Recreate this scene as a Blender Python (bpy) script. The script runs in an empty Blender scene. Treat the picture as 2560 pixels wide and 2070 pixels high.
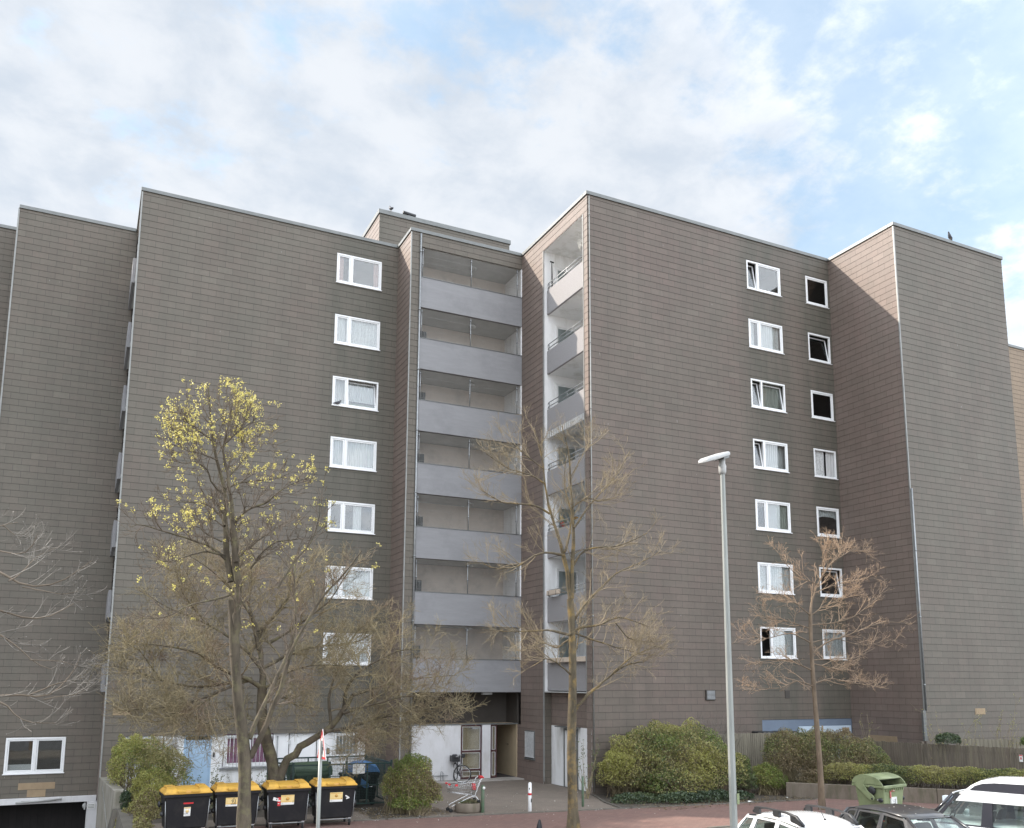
import bpy, bmesh, math, random
import numpy as np
from mathutils import Vector, Matrix
rad = math.radians
scene = bpy.context.scene
COL = scene.collection

# ------------------------------------------------------------ camera, sky, sun, exposure
cam_d = bpy.data.cameras.new('camera')
cam = bpy.data.objects.new('camera', cam_d)
COL.objects.link(cam)
scene.camera = cam
cam_d.sensor_width = 36.0
cam_d.lens = 30.937
cam_d.shift_y = 0.1325
cam_d.clip_start = 0.1
cam_d.clip_end = 3000.0
YAW, PITCH, ROLL = 0.449325, 0.150947, 0.0045923
_B = (Matrix(((math.cos(ROLL), -math.sin(ROLL), 0), (math.sin(ROLL), math.cos(ROLL), 0), (0, 0, 1)))
      @ Matrix(((1, 0, 0), (0, math.cos(PITCH), math.sin(PITCH)), (0, -math.sin(PITCH), math.cos(PITCH))))
      @ Matrix(((math.cos(YAW), math.sin(YAW), 0), (0, 0, -1), (math.sin(YAW), -math.cos(YAW), 0)))
      @ Matrix(((1, 0, 0), (0, -1, 0), (0, 0, 1))))
_r, _d, _f = _B[0], _B[1], _B[2]
cam.matrix_world = Matrix(((_r[0], -_d[0], -_f[0], 0), (_r[1], -_d[1], -_f[1], 0), (_r[2], -_d[2], -_f[2], 4.0), (0, 0, 0, 1)))

scene.render.engine = 'CYCLES'
scene.view_settings.view_transform = 'Standard'
scene.view_settings.look = 'None'
scene.view_settings.gamma = 1.0
scene.view_settings.exposure = 0.72
scene.cycles.max_bounces = 8
scene.cycles.transparent_max_bounces = 24

TO_SUN = Vector((-1.203, 1.0, 1.235)).normalized()
SUN_EL = math.asin(TO_SUN.z)
sun_d = bpy.data.lights.new('sun', 'SUN')
sun = bpy.data.objects.new('sun', sun_d)
COL.objects.link(sun)
sun.rotation_euler = TO_SUN.to_track_quat('Z', 'Y').to_euler()
sun.location = (-40, 40, 60)
sun_d.energy = 4.2
sun_d.angle = rad(0.6)
sun_d.color = (1.0, 0.90, 0.78)

world = bpy.data.worlds.new('World')
scene.world = world
world.use_nodes = True
wn, wl = world.node_tree.nodes, world.node_tree.links
wn.clear()
w_out = wn.new('ShaderNodeOutputWorld')
w_bg = wn.new('ShaderNodeBackground')
w_bg.inputs['Strength'].default_value = 0.1
wl.new(w_bg.outputs[0], w_out.inputs[0])
sky = wn.new('ShaderNodeTexSky')
sky.sky_type = 'NISHITA'
sky.sun_disc = False
sky.sun_elevation = SUN_EL
sky.sun_rotation = math.atan2(TO_SUN.x, TO_SUN.y)
sky.air_density = 1.0
sky.dust_density = 0.6
sky.ozone_density = 1.6
tc = wn.new('ShaderNodeTexCoord')
def wmath(op, a, b=None, clamp=False):
    n = wn.new('ShaderNodeMath'); n.operation = op; n.use_clamp = clamp
    for i, v in enumerate((a, b)):
        if v is None: continue
        if isinstance(v, (int, float)): n.inputs[i].default_value = v
        else: wl.new(v, n.inputs[i])
    return n.outputs[0]
def wdot(vec):
    n = wn.new('ShaderNodeVectorMath'); n.operation = 'DOT_PRODUCT'
    wl.new(tc.outputs['Generated'], n.inputs[0]); n.inputs[1].default_value = Vector(vec).normalized()
    return n.outputs['Value']
sep = wn.new('ShaderNodeSeparateXYZ'); wl.new(tc.outputs['Generated'], sep.inputs[0])
zz = wmath('MAXIMUM', wmath('ADD', sep.outputs[2], 0.22), 0.05)
comb = wn.new('ShaderNodeCombineXYZ')
wl.new(wmath('DIVIDE', sep.outputs[0], zz), comb.inputs[0])
wl.new(wmath('DIVIDE', sep.outputs[1], zz), comb.inputs[1])
def wnoise(scale, detail, rough, dist=0.0, off=(0, 0, 0)):
    mp = wn.new('ShaderNodeMapping'); mp.inputs['Location'].default_value = off
    wl.new(comb.outputs[0], mp.inputs[0])
    n = wn.new('ShaderNodeTexNoise'); n.inputs['Scale'].default_value = scale
    n.inputs['Detail'].default_value = detail; n.inputs['Roughness'].default_value = rough
    n.inputs['Distortion'].default_value = dist
    wl.new(mp.outputs[0], n.inputs['Vector'])
    return n.outputs['Fac']
def wramp(v, a, b, lo=0.0, hi=1.0):
    n = wn.new('ShaderNodeMapRange'); n.interpolation_type = 'SMOOTHSTEP'
    n.inputs['From Min'].default_value = a; n.inputs['From Max'].default_value = b
    n.inputs['To Min'].default_value = lo; n.inputs['To Max'].default_value = hi
    wl.new(v, n.inputs['Value'])
    return n.outputs[0]
big = wnoise(2.6, 9, 0.58, 0.08, (3.1, 1.7, 0))
fine = wnoise(11.0, 9, 0.62, 0.12, (0.4, 5.2, 0))
dens = wmath('ADD', wmath('MULTIPLY', big, 0.55), wmath('MULTIPLY', fine, 0.45))
# the clear gaps of this sky lie high on the right and low on the far right
gap = wmath('ADD', wramp(wdot((0.64,0.44,0.63)), 0.955, 1.0, 0, 0.12), wramp(wdot((0.73,0.53,0.43)), 0.965, 1.0, 0, 0.12))
gap = wmath('ADD', gap, wramp(wdot((0.35,0.68,0.65)), 0.985, 1.0, 0, 0.09))
cover = wramp(wmath('SUBTRACT', dens, gap), 0.31, 0.46)
cover = wmath('ADD', wmath('MULTIPLY', cover, 0.56), 0.43)
shade = wramp(wnoise(7.0, 9, 0.60, 0.15, (7.7, 2.2, 0)), 0.30, 0.66)
c1 = wn.new('ShaderNodeMixRGB')
c1.inputs[1].default_value = (4.15, 4.6, 5.2, 1); c1.inputs[2].default_value = (5.35, 5.6, 5.95, 1)
wl.new(shade, c1.inputs[0])
# added cloud glow facing the facade and around the sun, to light the walls
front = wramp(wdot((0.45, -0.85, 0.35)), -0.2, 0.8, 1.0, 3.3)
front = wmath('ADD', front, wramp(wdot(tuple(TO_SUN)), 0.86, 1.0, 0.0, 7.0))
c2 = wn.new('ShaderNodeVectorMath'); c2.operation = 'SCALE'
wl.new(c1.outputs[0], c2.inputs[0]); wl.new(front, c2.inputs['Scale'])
sk = wn.new('ShaderNodeVectorMath'); sk.operation = 'MULTIPLY'
sk.inputs[1].default_value = (2.0, 2.15, 1.85)
wl.new(sky.outputs[0], sk.inputs[0])
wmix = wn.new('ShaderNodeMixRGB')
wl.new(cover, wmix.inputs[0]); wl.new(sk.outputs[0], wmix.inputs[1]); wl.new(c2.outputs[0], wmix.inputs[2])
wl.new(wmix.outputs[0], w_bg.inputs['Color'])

# ------------------------------------------------------------ materials
def nmat(name):
    m = bpy.data.materials.new(name); m.use_nodes = True
    nt = m.node_tree; b = nt.nodes['Principled BSDF']
    return m, nt.nodes, nt.links, b
def setc(b, c): b.inputs['Base Color'].default_value = (*c, 1)
def noise(N, L, coord, scale, detail=5, rough=.6, stretch=None, dist=0):
    n = N.new('ShaderNodeTexNoise'); n.inputs['Scale'].default_value = scale
    n.inputs['Detail'].default_value = detail; n.inputs['Roughness'].default_value = rough
    n.inputs['Distortion'].default_value = dist
    if stretch:
        mp = N.new('ShaderNodeMapping'); mp.inputs['Scale'].default_value = stretch
        L.new(coord, mp.inputs[0]); coord = mp.outputs[0]
    L.new(coord, n.inputs['Vector'])
    return n.outputs['Fac']
def ramp(N, L, v, stops):
    r = N.new('ShaderNodeValToRGB'); e = r.color_ramp.elements
    while len(e) < len(stops): e.new(.5)
    for i, (p, c) in enumerate(stops):
        e[i].position = p; e[i].color = (*c, 1) if len(c) == 3 else c
    L.new(v, r.inputs[0]); return r.outputs[0]
def mixc(N, L, fac, a, b, mode='MIX'):
    m = N.new('ShaderNodeMixRGB'); m.blend_type = mode
    for i, v in enumerate((fac, a, b)):
        if hasattr(v, 'links'): L.new(v, m.inputs[i])
        elif isinstance(v, (int, float)): m.inputs[i].default_value = v
        else: m.inputs[i].default_value = (*v, 1)
    return m.outputs[0]
def bump(N, L, b, h, strength=.3, dist=.01):
    n = N.new('ShaderNodeBump'); n.inputs['Strength'].default_value = strength; n.inputs['Distance'].default_value = dist
    L.new(h, n.inputs['Height']); L.new(n.outputs[0], b.inputs['Normal'])
def pmat(name, c1, c2=None, scale=4., rough=.6, metal=0., bmp=0., bscale=None, stretch=None, spec=.5, coat=0., stain=None):
    m, N, L, b = nmat(name)
    t = N.new('ShaderNodeTexCoord').outputs['Object']
    c2 = c2 or tuple(v * .8 for v in c1)
    f = noise(N, L, t, scale, 6, .65, stretch)
    col = mixc(N, L, ramp(N, L, f, ((.35, (0, 0, 0)), (.65, (1, 1, 1)))), c1, c2)
    if stain:
        s = noise(N, L, t, stain[1], 6, .7, stain[2] if len(stain) > 2 else None)
        col = mixc(N, L, ramp(N, L, s, ((.5, (0, 0, 0)), (.72, (1, 1, 1)))), col, stain[0])
    L.new(col, b.inputs['Base Color'])
    b.inputs['Roughness'].default_value = rough; b.inputs['Metallic'].default_value = metal
    b.inputs['Specular IOR Level'].default_value = spec
    b.inputs['Coat Weight'].default_value = coat
    if bmp: bump(N, L, b, noise(N, L, t, bscale or scale * 8, 5), bmp, .01)
    return m
def clad_mat(name, ca, cb, cc, bw=.605, rh=.27, mortar=(.045, .041, .036), cols=()):
    m, N, L, b = nmat(name)
    uv = N.new('ShaderNodeUVMap').outputs[0]
    br = N.new('ShaderNodeTexBrick'); L.new(uv, br.inputs['Vector'])
    br.inputs['Scale'].default_value = 1; br.inputs['Brick Width'].default_value = bw; br.inputs['Row Height'].default_value = rh
    br.inputs['Mortar Size'].default_value = .007; br.inputs['Mortar Smooth'].default_value = .4; br.offset = .5
    br.inputs['Color1'].default_value = (0, 0, 0, 1); br.inputs['Color2'].default_value = (1, 1, 1, 1); br.inputs['Mortar'].default_value = (.5, .5, .5, 1)
    sp = N.new('ShaderNodeSeparateColor'); L.new(br.outputs['Color'], sp.inputs[0])
    big = noise(N, L, uv, .16, 4, .6)
    mid = noise(N, L, uv, .9, 4, .6, (1, 1.6, 1))
    a = N.new('ShaderNodeMath'); a.operation = 'MULTIPLY_ADD'; L.new(big, a.inputs[0]); a.inputs[1].default_value = 2.1; a.inputs[2].default_value = -.95
    a2 = N.new('ShaderNodeMath'); a2.operation = 'MULTIPLY_ADD'; L.new(sp.outputs[0], a2.inputs[0]); a2.inputs[1].default_value = .42; L.new(a.outputs[0], a2.inputs[2])
    a3 = N.new('ShaderNodeMath'); a3.operation = 'MULTIPLY_ADD'; L.new(mid, a3.inputs[0]); a3.inputs[1].default_value = .5; L.new(a2.outputs[0], a3.inputs[2]); a3.use_clamp = True
    base = mixc(N, L, a3.outputs[0], ca, cb)
    wn_ = N.new('ShaderNodeTexWhiteNoise'); wn_.noise_dimensions = '1D'; L.new(sp.outputs[0], wn_.inputs['W'])
    hv = N.new('ShaderNodeMapRange'); odd = N.new('ShaderNodeMath'); odd.operation = 'GREATER_THAN'; L.new(wn_.outputs['Value'], odd.inputs[0]); odd.inputs[1].default_value = .965
    om = N.new('ShaderNodeMath'); om.operation = 'MULTIPLY'; L.new(odd.outputs[0], om.inputs[0]); om.inputs[1].default_value = .22; base = mixc(N, L, om.outputs[0], base, tuple(v * 1.45 for v in ca))
    hv.inputs['To Min'].default_value = .93; hv.inputs['To Max'].default_value = 1.07; L.new(wn_.outputs['Value'], hv.inputs['Value'])
    vm = N.new('ShaderNodeVectorMath'); vm.operation = 'SCALE'; L.new(base, vm.inputs[0]); L.new(hv.outputs[0], vm.inputs['Scale']); base = vm.outputs[0]
    # weathering: streaks and blotches
    st = noise(N, L, uv, .8, 6, .7, (1.5, .16, 1))
    base = mixc(N, L, ramp(N, L, st, ((.44, (0, 0, 0)), (.74, (.7, .7, .7)))), base, cc)
    st2 = noise(N, L, uv, .45, 5, .6, (1, .6, 1))
    base = mixc(N, L, ramp(N, L, st2, ((.40, (0, 0, 0)), (.70, (.45, .45, .45)))), base, tuple(v * 1.28 for v in ca))
    if cols:   # algae and soot run down the wall in the columns of windows
        sx = N.new('ShaderNodeSeparateXYZ'); L.new(uv, sx.inputs[0]); acc = None
        for cu, hw in cols:
            d1 = N.new('ShaderNodeMath'); d1.operation = 'SUBTRACT'; L.new(sx.outputs[0], d1.inputs[0]); d1.inputs[1].default_value = cu
            d2 = N.new('ShaderNodeMath'); d2.operation = 'ABSOLUTE'; L.new(d1.outputs[0], d2.inputs[0])
            mr = N.new('ShaderNodeMapRange'); mr.interpolation_type = 'SMOOTHSTEP'; L.new(d2.outputs[0], mr.inputs['Value'])
            mr.inputs['From Min'].default_value = hw + .8; mr.inputs['From Max'].default_value = hw - .3
            if acc is None: acc = mr.outputs[0]
            else:
                ad = N.new('ShaderNodeMath'); ad.operation = 'MAXIMUM'; L.new(acc, ad.inputs[0]); L.new(mr.outputs[0], ad.inputs[1]); acc = ad.outputs[0]
        sn = noise(N, L, uv, 1.3, 5, .65, (1.6, .35, 1)); sr = ramp(N, L, sn, ((.30, (.2, .2, .2)), (.62, (.85, .85, .85))))
        mm = N.new('ShaderNodeMath'); mm.operation = 'MULTIPLY'; L.new(acc, mm.inputs[0]); L.new(sr, mm.inputs[1])
        base = mixc(N, L, mm.outputs[0], base, (.088, .086, .068))
    fi = noise(N, L, uv, 7, 6, .7)
    base = mixc(N, L, ramp(N, L, fi, ((.3, (.35, .35, .35)), (.7, (0, 0, 0)))), base, tuple(v * .8 for v in ca))
    # droppings and lichen flecks
    vo = N.new('ShaderNodeTexNoise'); vo.inputs['Scale'].default_value = 9; vo.inputs['Detail'].default_value = 2
    mp = N.new('ShaderNodeMapping'); mp.inputs['Scale'].default_value = (2.2, .35, 1); L.new(uv, mp.inputs[0]); L.new(mp.outputs[0], vo.inputs['Vector'])
    base = mixc(N, L, ramp(N, L, vo.outputs['Fac'], ((.765, (0, 0, 0)), (.80, (.8, .8, .8)))), base, (.42, .41, .38))
    su = N.new('ShaderNodeSeparateXYZ'); L.new(uv, su.inputs[0])
    fr1 = N.new('ShaderNodeMath'); fr1.operation = 'DIVIDE'; L.new(su.outputs[1], fr1.inputs[0]); fr1.inputs[1].default_value = rh
    fr2 = N.new('ShaderNodeMath'); fr2.operation = 'FRACT'; L.new(fr1.outputs[0], fr2.inputs[0])
    edge_ = ramp(N, L, fr2.outputs[0], ((0, (.1, .1, .1)), (.05, (0, 0, 0)), (.96, (0, 0, 0)), (1, (.15, .15, .15))))
    base = mixc(N, L, edge_, base, mortar)
    m7 = N.new('ShaderNodeMath'); m7.operation = 'MULTIPLY'; L.new(br.outputs['Fac'], m7.inputs[0]); m7.inputs[1].default_value = .75
    base = mixc(N, L, m7.outputs[0], base, mortar)
    L.new(base, b.inputs['Base Color'])
    b.inputs['Roughness'].default_value = .62; b.inputs['Specular IOR Level'].default_value = .35
    hs = N.new('ShaderNodeMath'); hs.operation = 'MULTIPLY_ADD'; L.new(br.outputs['Fac'], hs.inputs[0]); hs.inputs[1].default_value = -1.; L.new(fi, hs.inputs[2])
    bump(N, L, b, hs.outputs[0], .35, .004)
    return m
def paver_mat(name, ca, cb, mort, bw, rh, patch=None, rot=0, ms=.006):
    m, N, L, b = nmat(name)
    t = N.new('ShaderNodeTexCoord').outputs['Object']
    mp = N.new('ShaderNodeMapping'); mp.inputs['Rotation'].default_value = (0, 0, rot); L.new(t, mp.inputs[0])
    br = N.new('ShaderNodeTexBrick'); L.new(mp.outputs[0], br.inputs['Vector'])
    br.inputs['Scale'].default_value = 1; br.inputs['Brick Width'].default_value = bw; br.inputs['Row Height'].default_value = rh
    br.inputs['Mortar Size'].default_value = ms; br.inputs['Mortar Smooth'].default_value = .4
    br.inputs['Color1'].default_value = (*ca, 1); br.inputs['Color2'].default_value = (*cb, 1); br.inputs['Mortar'].default_value = (*mort, 1)
    n1 = noise(N, L, t, .9, 7, .7); n2 = noise(N, L, t, 7, 6, .7)
    col = mixc(N, L, ramp(N, L, n1, ((.35, (0, 0, 0)), (.7, (.6, .6, .6)))), br.outputs[0], patch or tuple(v * .6 for v in ca))
    col = mixc(N, L, ramp(N, L, n2, ((.4, (0, 0, 0)), (.75, (.5, .5, .5)))), col, tuple(v * .65 for v in ca))
    L.new(col, b.inputs['Base Color']); b.inputs['Roughness'].default_value = .85
    h = N.new('ShaderNodeMath'); h.operation = 'MULTIPLY_ADD'; L.new(br.outputs['Fac'], h.inputs[0]); h.inputs[1].default_value = -1; L.new(n2, h.inputs[2])
    bump(N, L, b, h.outputs[0], .5, .008)
    return m
def leaf_mat(name, ca, cb, trans=.35, rough=.5):
    m, N, L, b = nmat(name)
    g = N.new('ShaderNodeNewGeometry')
    t = N.new('ShaderNodeTexCoord').outputs['Object']
    c = mixc(N, L, g.outputs['Random Per Island'], ca, cb)
    f = noise(N, L, t, 1.3, 4)
    c = mixc(N, L, ramp(N, L, f, ((.35, (0, 0, 0)), (.65, (.6, .6, .6)))), c, tuple(v * .6 for v in ca))
    L.new(c, b.inputs['Base Color']); b.inputs['Roughness'].default_value = rough
    tr = N.new('ShaderNodeBsdfTranslucent'); L.new(c, tr.inputs[0])
    mx = N.new('ShaderNodeMixShader'); mx.inputs[0].default_value = trans
    L.new(b.outputs[0], mx.inputs[1]); L.new(tr.outputs[0], mx.inputs[2])
    L.new(mx.outputs[0], N['Material Output'].inputs[0])
    return m
def glass_mat(name, tint=(.75, .8, .82), base=.06, rough=.0):
    m, N, L, b = nmat(name); N.remove(b)
    ge = N.new('ShaderNodeNewGeometry'); dt = N.new('ShaderNodeVectorMath'); dt.operation = 'DOT_PRODUCT'
    L.new(ge.outputs['Incoming'], dt.inputs[0]); L.new(ge.outputs['Normal'], dt.inputs[1])
    def mt(op, x, y=None):
        n = N.new('ShaderNodeMath'); n.operation = op
        for i, v in enumerate((x, y)):
            if v is None: continue
            if isinstance(v, (int, float)): n.inputs[i].default_value = v
            else: L.new(v, n.inputs[i])
        return n.outputs[0]
    sch = mt('POWER', mt('SUBTRACT', 1.0, mt('ABSOLUTE', dt.outputs['Value'])), 5)
    a = N.new('ShaderNodeMath'); a.operation = 'MULTIPLY_ADD'; L.new(sch, a.inputs[0]); a.inputs[1].default_value = .9; a.inputs[2].default_value = base + .045; a.use_clamp = True
    tr = N.new('ShaderNodeBsdfTransparent'); tr.inputs[0].default_value = (*tint, 1)
    gl = N.new('ShaderNodeBsdfGlossy'); gl.inputs['Roughness'].default_value = rough
    t = N.new('ShaderNodeTexCoord').outputs['Object']
    bp = N.new('ShaderNodeBump'); bp.inputs['Strength'].default_value = .05; bp.inputs['Distance'].default_value = .02
    L.new(noise(N, L, t, 1.2, 2), bp.inputs['Height']); L.new(bp.outputs[0], gl.inputs['Normal'])
    mx = N.new('ShaderNodeMixShader'); L.new(a.outputs[0], mx.inputs[0]); L.new(tr.outputs[0], mx.inputs[1]); L.new(gl.outputs[0], mx.inputs[2])
    L.new(mx.outputs[0], N['Material Output'].inputs[0])
    return m
def curtain_mat(name, col, alpha=.25, lace=0):
    m, N, L, b = nmat(name)
    t = N.new('ShaderNodeTexCoord').outputs['Object']
    setc(b, col); b.inputs['Roughness'].default_value = .9
    trl = N.new('ShaderNodeBsdfTranslucent'); trl.inputs[0].default_value = (*col, 1)
    m1 = N.new('ShaderNodeMixShader'); m1.inputs[0].default_value = .3; L.new(b.outputs[0], m1.inputs[1]); L.new(trl.outputs[0], m1.inputs[2])
    tr = N.new('ShaderNodeBsdfTransparent'); m2 = N.new('ShaderNodeMixShader')
    if lace:
        v = N.new('ShaderNodeTexVoronoi'); v.inputs['Scale'].default_value = lace; L.new(t, v.inputs['Vector'])
        r = ramp(N, L, v.outputs['Distance'], ((.25, (alpha * 2.4,) * 3), (.5, (alpha * .5,) * 3)))
        L.new(r, m2.inputs[0])
    else: m2.inputs[0].default_value = alpha
    L.new(m1.outputs[0], m2.inputs[1]); L.new(tr.outputs[0], m2.inputs[2]); L.new(m2.outputs[0], N['Material Output'].inputs[0])
    return m

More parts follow.
